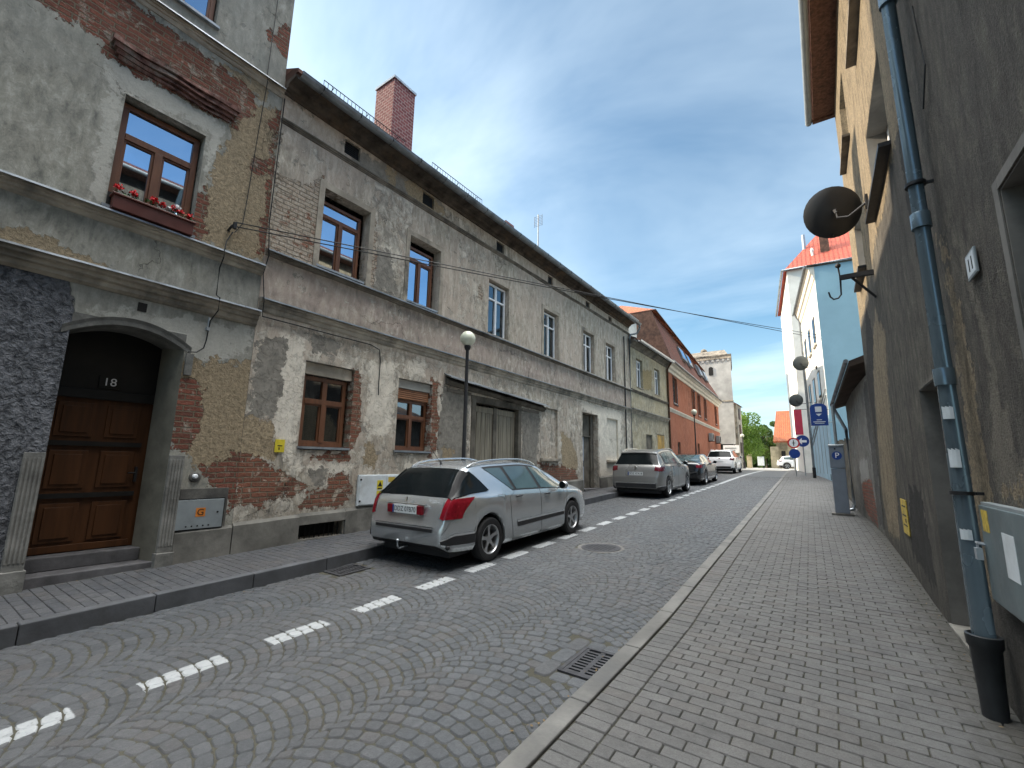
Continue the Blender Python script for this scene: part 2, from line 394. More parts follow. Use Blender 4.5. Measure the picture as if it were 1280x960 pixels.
    M['ltblue_wall']=simple('pale_blue_render',(.33,.47,.56),.9,0,.08,1.2,.15,.15,(.25,.38,.46))
    M['stone_church']=simple('sandstone_wall',(.36,.30,.20),.9,0,.35,1.6,.3,.15,(.2,.17,.12))
    M['dkbrick']=simple('dark_gable_brick',(.11,.065,.05),.9,0,.4,5,.4,.15,(.05,.035,.03))
setup_mats()
# ------------------------------------------------------------------ walls
def sd_poly(U,Z,poly):
    d=np.full(U.shape,1e9);inside=np.zeros(U.shape,bool);n=len(poly)
    for i in range(n):
        ax,az=poly[i];bx,bz=poly[(i+1)%n];ex,ez=bx-ax,bz-az;L=ex*ex+ez*ez+1e-12
        t=np.clip(((U-ax)*ex+(Z-az)*ez)/L,0,1);d=np.minimum(d,(U-ax-t*ex)**2+(Z-az-t*ez)**2)
        c=((az>Z)!=(bz>Z));c&=(U<(bx-ax)*(Z-az)/((bz-az) if abs(bz-az)>1e-9 else 1e-9)+ax);inside^=c
    d=np.sqrt(d);return np.where(inside,-d,d)
ATTRS=['cem','tan','brk','pale','rough']
def wall_grid(name,F,mat,parent,u0,u1,z0,z1,holes,masks,step=.06,fine=None,gfun=None,peel=None,damp=None,lime=None,zsh=0):
    """sheet wall with real openings; the plaster-loss outlines are stored as distance attributes"""
    def cuts(a,b,extra,fa,fb,st):
        c=set([a,b]);x=a
        while x<b:
            c.add(round(x,4)); x+= st if (fa<=x<=fb) else st*6
        for e in extra:
            if a<e<b:c.add(round(e,4))
        c=sorted(c);o=[c[0]]
        ex=set(round(e,4) for e in extra)
        for k in c[1:]:
            if k-o[-1]<st*.3 and k not in ex and k!=b: continue
            if k-o[-1]<st*.3 and o[-1] not in ex and len(o)>1:o[-1]=k
            else:o.append(k)
        return np.array(o)
    fu=fine or (u0,u1)
    us=cuts(u0,u1,[h[0] for h in holes]+[h[1] for h in holes],fu[0],fu[1],step)
    zs=cuts(z0,z1,[h[2] for h in holes]+[h[3] for h in holes],-1,99,step)
    nu,nz=len(us),len(zs);U,Z=np.meshgrid(us,zs,indexing='ij')
    V=[];gzv=Z.copy()
    if gfun is not None:
        g=np.array([gfun(u) for u in us])[:,None]*np.ones((1,nz)); gzv=np.where(Z<=z0+1e-6,g,np.maximum(Z,g))
    X=F.o[0]+F.d[0]*U; Y=F.o[1]+F.d[1]*U
    wob=np.zeros_like(U)
    for i in range(0,nu,1):
        for j in range(0,nz,1):
            wob[i,j]=mnoise.noise(Vector((us[i]*.55,zs[j]*.55,3.3)))*.02
    edge=np.zeros_like(U,bool)
    for h in holes: edge|=(U>=h[0]-1e-3)&(U<=h[1]+1e-3)&(Z>=h[2]-1e-3)&(Z<=h[3]+1e-3)
    wob=np.where(edge,0,wob)
    X=X+F.n[0]*wob;Y=Y+F.n[1]*wob
    P=np.stack([X,Y,gzv],-1).reshape(-1,3)
    faces=[]
    uc=(us[:-1]+us[1:])/2;zc=(zs[:-1]+zs[1:])/2
    for i in range(nu-1):
        for j in range(nz-1):
            if any(h[0]<uc[i]<h[1] and h[2]<zc[j]<h[3] for h in holes):continue
            a=i*nz+j;faces.append((a,a+nz,a+nz+1,a+1))
    verts=[tuple(p) for p in P]
    nb=len(verts)
    for h in holes:
        a0,a1,b0,b1,dp=h[:5];b=len(verts)
        for (u,z) in((a0,b0),(a1,b0),(a1,b1),(a0,b1)): verts.append(F(u,0,z))
        for (u,z) in((a0,b0),(a1,b0),(a1,b1),(a0,b1)): verts.append(F(u,-dp,z))
        faces+= [(b+i,b+(i+1)%4,b+4+(i+1)%4,b+4+i) for i in range(4)]
        if len(h)>5 and h[5]: faces.append((b+4,b+5,b+6,b+7))
    off=wloc(parent)
    me=bpy.data.meshes.new(name);me.from_pydata([(a-off.x,c-off.y,d-off.z) for a,c,d in verts],[],faces)
    allU=np.array([ (v[0]-F.o[0])*F.d[0]+(v[1]-F.o[1])*F.d[1] for v in verts]);allZ=np.array([v[2] for v in verts])
    for k in ATTRS:
        val=np.full(len(verts),5.0)
        for poly in masks.get(k,[]): val=np.minimum(val,sd_poly(allU,allZ,poly))
        if masks.get(k): pass
        at=me.attributes.new(k,'FLOAT','POINT');at.data.foreach_set('value',val)
    for k,fn in (('peel',peel),('damp',damp),('lime',lime)):
        val=np.array([fn(u,z) if fn else 0.0 for u,z in zip(allU,allZ)])
        at=me.attributes.new(k,'FLOAT','POINT');at.data.foreach_set('value',val)
    me.materials.append(mat);o=bpy.data.objects.new(name,me);COL.objects.link(o);o.parent=parent
    return o

def window(parent,F,u0,u1,z0,z1,w,frame,style='cross',glass='glass',tr=.28,sill=None,curtain=True,ft=.065,div=2):
    """frame (part) > pane, curtain (sub-parts)"""
    m=MB(F);d=.06
    m.box(u0,u1,w-d,w,z0,z0+ft);m.box(u0,u1,w-d,w,z1-ft,z1)
    m.box(u0,u0+ft,w-d,w-.001,z0+ft,z1-ft);m.box(u1-ft,u1,w-d,w-.001,z0+ft,z1-ft)
    um=(u0+u1)/2;zt=z1-(z1-z0)*tr
    b=ft*.62
    if style in('cross','tee','teeH'):
        m.box(u0+ft,u1-ft,w-d,w+.008,zt-b,zt+b)
        m.box(um-b,um+b,w-d,w+.012,z0+ft,zt-b)
        if style=='cross': m.box(um-b,um+b,w-d,w+.006,zt+b,z1-ft)
        # sashes
        for a,c in((u0+ft,um-b),(um+b,u1-ft)):
            s=.03;m.box(a,c,w-d+.01,w-.012,z0+ft,z0+ft+s);m.box(a,c,w-d+.01,w-.012,zt-b-s,zt-b);m.box(a,a+s,w-d+.01,w-.013,z0+ft+s,zt-b-s);m.box(c-s,c,w-d+.01,w-.013,z0+ft+s,zt-b-s)
    elif style=='pvc':
        m.box(um-b,um+b,w-d,w+.01,z0+ft,z1-ft)
        for a,c in((u0+ft,um-b),(um+b,u1-ft)):
            m.box(a,c,w-d,w+.004,zt-b*.7,zt+b*.7)
    fr=m.build('window',MAT[frame],parent,bevel=.004)
    p=MB(F);p.box(u0+ft*.6,u1-ft*.6,w-.045,w-.037,z0+ft*.6,z1-ft*.6);p.build('pane',MAT[glass],fr)
    if curtain:
        c=MB(F);n=30;vs=[];fs=[]
        for i in range(n+1):
            u=u0+(u1-u0)*i/n
            for z in(z0,z1):vs.append((u,w-.14+.02*math.sin(i*1.3)+.012*math.sin(i*2.9),z))
        fs=[(2*i,2*i+2,2*i+3,2*i+1) for i in range(n)];c.add(vs,fs,True);c.build('curtain',MAT['curtain'],fr)
    bk=MB(F);bk.box(u0-.05,u1+.05,w-.6,w-.55,z0-.1,z1+.1);bk.build('room',MAT['room'],fr)
    if sill:
        s=MB(F);s.box(u0-.06,u1+.06,w,sill,z0-.045,z0-.005);s.build('sill',MAT['zinc' if frame!='pvc' else 'moulding'],fr)
    return fr

def masked(**k): return k
FL=Frame((-7.45,0),(0,1))            # left-hand facades, outward = +X
PAV=lambda Y:gz(Y)+.17
# authored loss-of-plaster outlines on the left facade plane, metres (Y, Z)
A_brk=[[(0.39,7.14),(0.75,7.16),(0.95,7.1),(.99,6.98),(2.68,6.98),(2.7,7.2),(2.85,7.3),(2.85,7.72),(2.22,7.88),(1.59,7.96),(1.19,8.0),(0.6,8.1),(0.11,8.05),(-.5,7.6)],[(3.13,7.46),(3.3,7.74),(3.4,6.39),(3.33,5.03),(3.19,5.03),(3.21,5.99)],[(2.86,6.6),(3.28,6.94),(3.3,6.49),(3.0,6.28)],[(2.42,2.73),(2.57,2.73),(2.61,2.05),(2.57,1.82),(2.44,1.82),(2.42,2.25)],[(2.72,1.57),(3.26,1.7),(3.6,1.71),(3.66,1.11),(3.28,0.9),(3.23,0.78),(3.17,1.08),(2.85,1.38)],[(2.27,5.6),(2.34,5.7),(2.37,5.54),(2.35,4.85),(2.26,4.87)],[(2.9,8.9),(3.4,8.8),(3.4,9.6),(3.1,9.4)]]
A_tan=[[(2.56,7.06),(2.62,7.5),(3.11,7.7),(3.33,7.7),(3.37,6.83),(3.39,5.34),(3.3,4.95),(2.36,4.9),(2.36,5.73),(2.42,6.21),(2.5,6.59)],[(0.46,4.26),(0.67,4.32),(0.85,4.3),(1.15,4.2),(1.41,4.12),(1.58,4.0),(0.49,3.95),(-.15,3.95),(-.2,4.25),(0.13,4.22)],[(2.42,3.01),(2.92,3.08),(3.23,3.24),(3.5,3.2),(3.5,1.82),(3.4,1.49),(2.72,1.5),(2.5,2.04)],[(2.0,7.9),(3.1,7.7),(3.0,8.0)]]
A_rough=[[(-3,3.9),(0.6,3.9),(1.08,3.78),(1.15,3.57),(1.2,3.4),(1.25,3.19),(1.25,1.77),(1.25,0.1),(-3,0)]]
B_cem=[[(3.39,3.53),(3.77,3.68),(3.78,3.2),(3.75,2.65),(3.78,2.39),(3.36,2.35),(3.35,3.12)],[(4.18,3.93),(4.91,3.95),(4.76,3.69),(4.37,3.6)],[(5.5,6.12),(5.88,6.25),(6.2,5.17),(5.5,5.18)],[(4.43,1.48),(4.8,1.55),(4.81,1.2),(4.48,1.23)],[(7.68,3.43),(8.6,3.42),(8.6,1.0),(7.9,1.2),(7.5,2.0)],[(11.05,3.32),(12.0,3.28),(11.9,1.4),(11.0,1.2)],[(4.54,7.91),(5.31,8.03),(6.96,8.28),(7.54,7.93),(6.01,7.65),(4.95,7.63)],[(3.5,8.1),(5,8.3),(9,8.5),(9,8.9),(3.3,8.9)]]
B_brk=[[(3.25,1.72),(3.59,1.73),(3.86,1.61),(4.14,1.48),(4.44,1.34),(4.49,1.21),(4.76,1.2),(4.82,1.41),(5.14,1.45),(5.33,1.33),(5.31,0.89),(4.5,0.78),(4.24,0.8),(4.33,1.05),(3.99,1.03),(3.59,0.87),(3.22,0.94)],[(5.16,3.44),(5.36,3.35),(5.38,2.15),(5.19,1.7),(4.71,1.69),(4.47,1.75),(5.1,1.81),(5.18,1.9)],[(7.29,3.53),(7.45,3.49),(7.52,2.0),(7.34,1.78),(7.1,1.76),(7.28,1.84)],[(3.34,7.35),(3.43,6.64),(3.83,6.6),(4.03,6.65),(4.15,6.94),(4.24,6.62),(4.22,5.69),(4.22,5.2),(3.29,5.14),(3.3,5.89),(3.28,6.94)],[(5.3,6.6),(5.42,6.72),(5.46,5.26),(5.3,5.22)],[(11.9,1.74),(13.47,1.63),(14.63,1.47),(14.59,0.91),(13.47,0.98),(12.48,1.15)],[(8.82,6.45),(9.03,6.36),(9.01,6.03),(8.81,6.06)]]
B_tan=[[(3.24,2.22),(3.44,2.29),(3.73,2.25),(3.87,1.87),(3.95,1.61),(3.66,1.67),(3.29,1.73)],[(5.53,2.01),(5.82,2.05),(5.88,1.55),(5.63,1.55)],[(7.63,2.01),(8.09,1.93),(7.93,1.46)],[(5.62,8.12),(5.85,8.06),(5.83,7.66),(5.65,7.65)],[(6.09,8.0),(6.97,8.07),(7.55,7.82),(7.0,7.66),(6.24,7.68)],[(13.41,2.74),(14.17,2.52),(14.59,1.97),(14.75,1.41),(13.41,1.55)]]
B_pale=[[(3.76,3.75),(4.1,3.71),(4.16,2.43),(4.12,1.62),(5.3,1.58),(5.31,1.47),(4.07,1.45),(3.73,2.05),(3.78,2.93)],[(15.01,4.0),(18.74,3.93),(18.58,1.39),(16.51,1.1),(16.45,3.6),(14.93,3.7)],[(6.56,3.89),(6.99,3.97),(7.02,3.61),(6.44,3.52)],[(5.5,3.7),(6.2,3.8),(6.2,2.2),(5.6,2.1)],[(7.5,3.2),(7.7,3.2),(7.6,1.6),(6.4,1.5),(6.5,1.65),(7.4,1.75)]]
C_tan=[[(21.59,6.36),(23.2,6.59),(23.1,5.56),(21.84,5.37)]]
C_brk=[[(20.2,1.9),(21.5,1.8),(21.6,1.2),(20.2,1.1)]]

def ledge(parent,F,u0,u1,zt,h,out,sz=0,cap='zinc',name='string_course',mat='moulding',steps=3,jit=.012):
    """moulded course, its top at zt, height h, projecting out; thin metal capping on top"""
    pts=[(-.05,zt),(out,zt),(out,zt-h*.28),(out*.72,zt-h*.34),(out*.66,zt-h*.55),(out*.4,zt-h*.62),(out*.34,zt-h*.85),(.012,zt-h),(-.05,zt-h)]
    o=MB(F).prof(u0,u1,pts,sz,jit,.12).build(name,MAT[mat],parent)
    if cap:
        # capping in separate lengths, slightly uneven
        x=u0;i=0
        mb=MB(F)
        while x<u1-.01:
            L=min(random.uniform(1.6,2.2),u1-x);dz=random.uniform(-.004,.004)+sz*(x-u0)
            mb.prof(x,x+L-.004,[(-.02,zt+.03+dz),(out+.03,zt+.006+dz),(out+.035,zt-.02+dz),(out+.028,zt-.02+dz),(out+.02,zt-.001+dz),(-.02,zt+.022+dz)],sz)
            x+=L
        mb.build('capping',MAT[cap],o)
    return o

# ================================================================== TALL TOWNHOUSE (left, number 18)
A=thing('townhouse','tall grey-green plastered townhouse with arched doorway number 18 and a brick-bare window hood','townhouse',(-7.45,1.6,PAV(1.6)))
doorA=(1.18,2.38,0.2,3.42,.62)
winA=(1.28,2.25,4.84,6.56,.22); winA2=(1.2,2.16,8.42,10.3,.22); winA0=(-1.9,-.9,4.84,6.56,.22); winA02=(-1.9,-.9,8.42,10.3,.22)
def dampA(u,z):
    v=0
    v=max(v,1-abs(z-4.6)/.25 if z<4.78 else 0); v=max(v,(1.0-(z-.3)/.8) if z<1.1 else 0); v=max(v,1-abs(z-7.2)/.3 if .9<u<2.7 else 0)
    return max(0,min(1,v))*.55
wall_grid('wall',FL,MAT['plaster_A'],A,-14,3.29,.0,11.4,[doorA,winA,winA2,winA0,winA02],dict(brk=A_brk,tan=A_tan,rough=A_rough,pale=[[(1.1,4.9),(1.27,4.9),(1.27,6.6),(2.3,6.62),(2.3,6.0),(2.42,6.3),(2.5,6.9),(1.05,6.95)],[(1.3,3.5),(3.2,3.72),(3.2,3.35),(2.6,3.1)]]),step=.05,fine=(-1.6,3.29),gfun=PAV,
          damp=dampA,lime=lambda u,z:.30 if z>6 else .1,peel=lambda u,z:.2)
b=MB(FL);b.box(-14,3.285,-9,-1.25,-.2,11.4);b.box(3.235,3.285,-1.25,-.03,8.3,11.4);b.build('side_wall',MAT['plaster_A'],A)
r=MB(FL);r.prof(-14.1,3.35,[(.35,11.35),(.35,11.45),(-4.5,14.6),(-9.4,11.4),(-9.4,11.3)]);r.build('roof',MAT['tiles_dk'],A)
g=MB(FL);g.tube([(-14,.4,11.32),(3.3,.4,11.32)],.07,8);g.build('gutter',MAT['gutter'],A)
ledge(A,FL,-14,3.29,4.82,.16,.10);ledge(A,FL,-14,3.29,4.03,.24,.14);ledge(A,FL,-14,3.285,8.14,.14,.08)
# hood over the first-floor window: bare broken brick cornice
h=MB(FL)
for i,(o,z0,z1) in enumerate(((.11,7.18,7.245),(.085,7.105,7.17),(.055,7.04,7.095),(.03,6.98,7.03))):
    h.prof(1.04+i*.03,2.62-i*.03,[(-.02,z0),(o,z0),(o,z1-.005),(-.02,z1-.005)],0,.045,.06)
h.build('window_hood',MAT['rust'] if 0 else simple('bare_cornice_brick',(.16,.085,.07),.9,0,.75,11,.9,.15,(.27,.235,.20)),A)
h=MB(FL)
for i,(o,z0,z1) in enumerate(((.15,7.17,7.25),(.11,7.10,7.17),(.07,7.04,7.10))):
    h.prof(-2.2+i*.03,-.3-i*.03,[(-.02,z0-.2),(o,z0-.2),(o,z1-.205),(-.02,z1-.205)],0,.018,.09)
h.build('window_hood',bpy.data.materials['bare_cornice_brick'],A)
# plain rendered architrave round window
simple('pale_render_surround',(.34,.33,.30),.92,0,.15,3,.3,.15,(.25,.245,.22))
window(A,FL,1.30,2.23,4.92,6.52,-.14,'wood_brown','tee',tr=.30,sill=.04,curtain=False,ft=.075)
window(A,FL,1.22,2.14,8.46,10.25,-.10,'wood_brown','tee',tr=.25,sill=.06)
window(A,FL,-1.88,-.92,4.9,6.52,-.14,'wood_brown','tee',tr=.30,sill=.04)
window(A,FL,-1.88,-.92,8.46,10.25,-.10,'wood_brown','tee',tr=.25,sill=.06)
# arch infill + soffit
arch=MB(FL);N=16;u0,u1=1.18,2.38;zs,zc=3.20,3.39
pts=[(u0+(u1-u0)*i/N, zs+(zc-zs)*(1-((2*i/N-1)**2))) for i in range(N+1)]
for i in range(N):
    (a,za),(c,zd)=pts[i],pts[i+1]
    arch.add([(a,0.001,za),(c,0.001,zd),(c,0.001,3.43),(a,0.001,3.43)],[(0,1,2,3)])
    arch.add([(a,0.001,za),(c,0.001,zd),(c,-.6,zd),(a,-.6,za)],[(0,1,2,3)])
arch.build('door_arch',MAT['surround'],A)
lm=MB(FL)
for i in range(N+2):
    k0,k1=i-1,i
    def pp(k,o):
        k=max(-1,min(N+1,k));t=k/N;u=u0+(u1-u0)*t
        return u,zs+(zc-zs)*(1-((2*t-1)**2))+o
    a=pp(k0,.0);c=pp(k1,.0);a2=pp(k0,.06);c2=pp(k1,.06);a3=pp(k0,.10);c3=pp(k1,.10)
    for (p,q,p2,q2,o) in((a,c,a2,c2,.015),(a2,c2,a3,c3,.035)):
        lm.add([(p[0],0,p[1]),(q[0],0,q[1]),(q2[0],0,q2[1]),(p2[0],0,p2[1]),(p[0],o*.5,p[1]),(q[0],o*.5,q[1]),(q2[0],o,q2[1]),(p2[0],o,p2[1])],[(0,1,2,3),(4,5,6,7),(0,1,5,4),(2,3,7,6),(1,2,6,5),(3,0,4,7)])
lm.box(2.40,2.49,.0,.035,2.85,3.16);lm.build('arch_moulding',MAT['surround'],A)
# fluted stone jamb bases
for ua,ub in((1.0,1.178),(2.382,2.56)):
    s=MB(FL);n=5;s.box(ua,ub,-.1 if ua<2 else -.1,.035,PAV(1.7)-.05,1.72)
    for k in range(n):
        uu=ua+(ub-ua)*(k+.5)/n;s.box(uu-.011,uu+.011,.035,.045,PAV(1.7)+.28,1.66)
    s.box(ua-.015,ub+.015,-.05,.075,PAV(1.7)-.05,PAV(1.7)+.2)
    s.build('jamb_base',MAT['surround'],A,bevel=.006)
# inner splay, steps, door
s=MB(FL);s.add([(1.18,-.0,.2),(1.24,-.5,.2),(1.24,-.5,3.4),(1.18,0,3.4)],[(0,1,2,3)]);s.add([(2.38,0,.2),(2.26,-.5,.2),(2.26,-.5,3.4),(2.38,0,3.4)],[(0,1,2,3)]);s.build('jamb_lining',simple('door_reveal',(.17,.16,.13),.9,0,.3,2,.4,.15,(.09,.085,.07)),A)
s=MB(FL);s.box(1.181,2.379,-.62,-.02,.1,.33);s.box(1.2,2.3,-.62,-.30,.33,.49);s.build('doorstep',MAT['stone_step'],A,bevel=.01)
d=MB(FL);w=-.56
d.box(1.2,2.3,w-.1,w,.49,2.70)
for zz0,zz1 in((.62,1.10),(1.28,1.76),(1.94,2.38)):
    for ua,ub in((1.29,1.66),(1.78,2.14)):
        d.box(ua,ub,w,w+.018,zz0,zz1);d.box(ua+.05,ub-.05,w+.018,w+.034,zz0+.05,zz1-.05)
d.box(1.24,2.22,w,w+.03,.5,.585)
dd=d.build('door',MAT['wood_door'],A,bevel=.005)
k=MB(FL);k.box(1.24,2.20,w+.001,w+.04,1.16,1.22);k.box(1.24,2.20,w+.001,w+.04,1.82,1.88);k.parts('door_band',MAT['wood_black'],dd)
k=MB(FL);k.box(2.17,2.20,w+.01,w+.05,1.35,1.55);k.tube([(2.18,w+.05,1.47),(2.09,w+.07,1.47)],.011,6);k.build('door_handle',MAT['iron'],dd)
k=MB(FL);k.box(1.2,2.3,w-.05,w+.05,2.44,2.56);k.box(1.2,2.3,w-.06,w+.01,2.56,3.42);k.build('transom',MAT['wood_black'],A,bevel=.006)
pl=MB(FL);pl.box(1.64,1.86,w+.012,w+.03,2.60,2.76);pl=pl.build('number_plate',MAT['wood_black'],A)
text_obj('18',.15,face_matrix(Vector(FL(1.75,w+.034,2.68)),(0,1,0),(0,0,1)),MAT['white'],'house_number',pl,.002)
v=MB(FL);v.box(1.78,1.88,-.02,.004,3.62,3.74);v.build('air_vent',MAT['wood_black'],A)
# plinth from the door to the corner
p=MB(FL);p.prof(2.56,3.288,[(-.02,.2),(.045,.2),(.04,.66),(.0,.70),(-.02,.70)],.02,.008,.1);p.build('plinth',MAT['plinth'],A)
# cement patch framing the gas cupboard
p=MB(FL);p.box(2.57,3.19,.0,.012,.66,1.26);p.build('cement_patch',MAT['plinth'],A,bevel=.006)

# gas cupboard
t=thing('gas_cupboard','grey metal gas cupboard door marked G low in the wall right of the arched doorway','gas cupboard',FL(2.83,.03,.68))
m=MB(FL);m.box(2.53,3.15,.012,.026,.69,1.12);m.build('frame',MAT['black'],t)
m=MB(FL);m.box(2.545,3.135,.026,.04,.705,1.105);dr=m.build('door',MAT['galv'],t,bevel=.004)
m=MB(FL)
for i in range(5): m.lathe((2.68+.07*i,.0405,.745),[(0.0001,0),(.011,0),(.011,.003),(.0001,.003)],10,'y')
m.lathe((3.06,.0405,.92),[(0.0001,0),(.014,0),(.014,.004),(.0001,.004)],10,'y');m.parts('screw',MAT['black'],dr)
m=MB(FL);m.box(2.78,2.90,.0405,.0425,.87,.99);lb=m.build('label_plate',MAT['orange'],dr)
text_obj('G',.125,face_matrix(Vector(FL(2.84,.0435,.928)),(0,1,0),(0,0,1)),MAT['black'],'letter',lb,.001)
# round pipe stub with pale cap beside it
t=thing('wall_vent_cap','round pale metal cap on a pipe stub in the brick just above the gas cupboard','vent cap',FL(2.72,.0,1.42))
m=MB(FL);m.lathe((2.72,.0,1.42),[(.075,-.02),(.075,.015),(.06,.03),(.0001,.032)],18,'y');m.build('flange',MAT['plinth'],t)
m=MB(FL);m.lathe((2.71,.03,1.43),[(.033,0),(.033,.03),(.02,.045),(.0001,.046)],16,'y');m.build('cap',MAT['pvc'],t)

# flower box on the sill
t=thing('flower_box','dark red box of red and white geraniums on a brown window sill','flower box',FL(1.75,.06,4.86))
m=MB(FL);m.box(1.32,2.22,.0,.16,4.85,5.03);m.box(1.30,2.24,-.01,.18,5.03,5.06);m.build('planter',MAT['wood_red'],t,bevel=.008)
m=MB(FL);m.box(1.28,1.32,-.1,.02,4.84,5.1);m.box(2.22,2.26,-.1,.02,4.84,5.1);m.box(1.28,2.26,-.13,-.01,4.82,4.86);m.parts('bracket',MAT['wood_black'],t)
def petals(mb,c,r,n):
    for i in range(n):
        a=Vector((random.gauss(0,1),random.gauss(0,1),random.gauss(0,.7))).normalized()*r*random.uniform(.3,1)
        q=Vector(c)+a;x=Vector((random.gauss(0,1),random.gauss(0,1),random.gauss(0,1))).normalized()*.016;y=x.cross(Vector((random.random(),random.random(),random.random()))).normalized()*.016
        mb.add([tuple(q-x),tuple(q+y),tuple(q+x),tuple(q-y)],[(0,1,2,3)])
lv=MB(FL)
for i in range(260):
    q=Vector((random.uniform(1.33,2.21),random.uniform(.02,.16),5.04+random.uniform(0,.10)))
    x=Vector((random.gauss(0,1),random.gauss(0,1),random.gauss(0,.5))).normalized()*.022;y=x.cross(Vector((.2,.4,1))).normalized()*.018
    lv.add([tuple(q-x),tuple(q+y),tuple(q+x),tuple(q-y)],[(0,1,2,3)])
lv.build('leaves',simple('geranium_leaf',(.05,.10,.03),.6),t)
fm=[simple('red_petal',(.62,.012,.02),.55,0,.2,20),MAT['white']]
for i,(uu,zz,c) in enumerate(((1.36,5.16,0),(1.52,5.15,0),(1.74,5.17,0),(1.83,5.15,0),(1.90,5.12,1),(1.97,5.16,0),(2.04,5.15,0),(2.0,5.19,1),(2.16,5.13,0))):
    f=MB(FL);petals(f,(uu,.12,zz),.05,60);f.build('flower',fm[c],t)
# ================================================================== LONG DERELICT-LOOKING HOUSE
B=thing('row_house','long two-storey house with flaking plaster, six upper windows and a plank gate','house',(-7.45,9.85,PAV(9.85)))
B0,B1=3.29,19.95
PW=[(4.24,5.28),(6.38,7.36),(9.28,10.26),(12.22,13.2),(15.12,16.08),(17.22,18.2)]
holes=[(a,b,5.17,6.78,.24) for a,b in PW]
holes+=[(4.2,5.2,1.86,3.42,.20),(6.3,7.3,1.86,3.45,.20),(8.75,10.93,.5,3.25,.22),(12.1,13.15,1.86,3.46,.07,True),(15.0,16.35,.6,3.6,.34),(17.2,18.36,1.87,3.57,.07,True)]
VN=[(4.56,4.92),(6.68,7.05),(9.58,9.94),(12.49,12.81),(15.38,15.74),(17.6,17.95)]
holes+=[(a,b,7.74,8.05,.1) for a,b in VN]
holes+=[(4.34,5.21,.36,.60,.3)]
def dampB(u,z):
    v=0
    if z<4.0: v=max(v,(z-3.7)/.3)
    if z<5.0: v=max(v,.9*max(0,1-(5.02-z)/.28))
    v=max(v,1-(z-PAV(u)-.3)/.7)
    if z>7.9: v=max(v,(z-7.9)/.3)
    if 4.3<z<4.45: v=max(v,.5)
    for a,b in PW:
        if a-.05<u<b+.05 and z<5.05: v=max(v,1-(5.05-z)/.7)
    return max(0,min(1,v))*.6
def peelB(u,z):
    v=.35
    if z<4.0: v=.75
    if 16.3<u<20 and z<4: v=.9
    if 5.3<u<6.4 and z>5: v=.9
    if 8<u<9.2 and z>5:v=.6
    return v
wall_grid('wall',FL,MAT['plaster_B'],B,B0+.004,B1,.0,8.42,holes,dict(cem=B_cem,brk=B_brk,tan=B_tan,pale=B_pale),step=.06,fine=(3,14),gfun=PAV,damp=dampB,peel=peelB,lime=lambda u,z:(1.0 if z>5 else .25))
b=MB(FL);b.box(B0+.01,B1-.005,-9,-1.25,-.2,8.4);b.box(B1-.05,B1-.004,-1.25,-.02,7.0,8.4);b.build('side_wall',MAT['plaster_B'],B)
slope=.52
r=MB(FL);r.prof(B0+.01,B1+.1,[(.42,8.34),(.42,8.41),(-3.6,8.41+4.02*slope),(-7.6,8.41),(-7.6,8.34)]);r.build('roof',MAT['tiles_dk'],B)
# eaves cornice, soffit and gutter
c=MB(FL);c.prof(B0+.01,B1,[(-.02,8.10),(.03,8.10),(.04,8.16),(.12,8.19),(.15,8.24),(.30,8.27),(.36,8.29),(.36,8.34),(-.02,8.34)],0,.014,.12);c.build('eaves_cornice',MAT['soffit_dk'],B)
g=MB(FL);R=.09;pr=[( .43+R*math.cos(a),8.32+R*math.sin(a)) for a in np.linspace(math.pi,2*math.pi,9)]+[(.43+R+.008,8.33),(.43+R-.006,8.32)]+[(.43+(R-.008)*math.cos(a),8.32+(R-.008)*math.sin(a)) for a in np.linspace(2*math.pi,math.pi,9)]
g.prof(B0+.05,B1+.35,pr);gg=g.build('gutter',MAT['gutter'],B)
g=MB(FL)
for i in range(21):
    u=3.75+i*.79; g.tube([(u,.36,8.28),(u,.40,8.235),(u,.44,8.232),(u,.52,8.28),(u,.52,8.35)],.009,5)
g.parts('gutter_bracket',MAT['iron'],gg)
def rail(u0,u1):
    s=MB(FL);z=8.47;w=.27
    s.tube([(u0,w,z+.22),(u1,w,z+.22)],.009,5);s.tube([(u0,w,z+.02),(u1,w,z+.02)],.009,5)
    n=int((u1-u0)/.085)
    for i in range(n+1):
        u=u0+(u1-u0)*i/n; s.tube([(u,w,z+.02),(u,w,z+.22)],.006,4)
    for u in(u0+.2,(u0+u1)/2,u1-.2): s.tube([(u,w,z+.2),(u,w-.25,z+.1),(u,w,z-.05)],.01,4)
    s.build('snow_guard',MAT['iron'],B)
rail(3.86,5.83);rail(6.67,8.54)
ledge(B,FL,B0+.012,B1,5.12,.08,.085,0,'gutter',mat='moulding_dk');ledge(B,FL,B0+.012,B1,4.28,.21,.075,-.003,'gutter');ledge(B,FL,B0+.012,B1,7.62,.085,.06,.013,None,mat='moulding_dk')
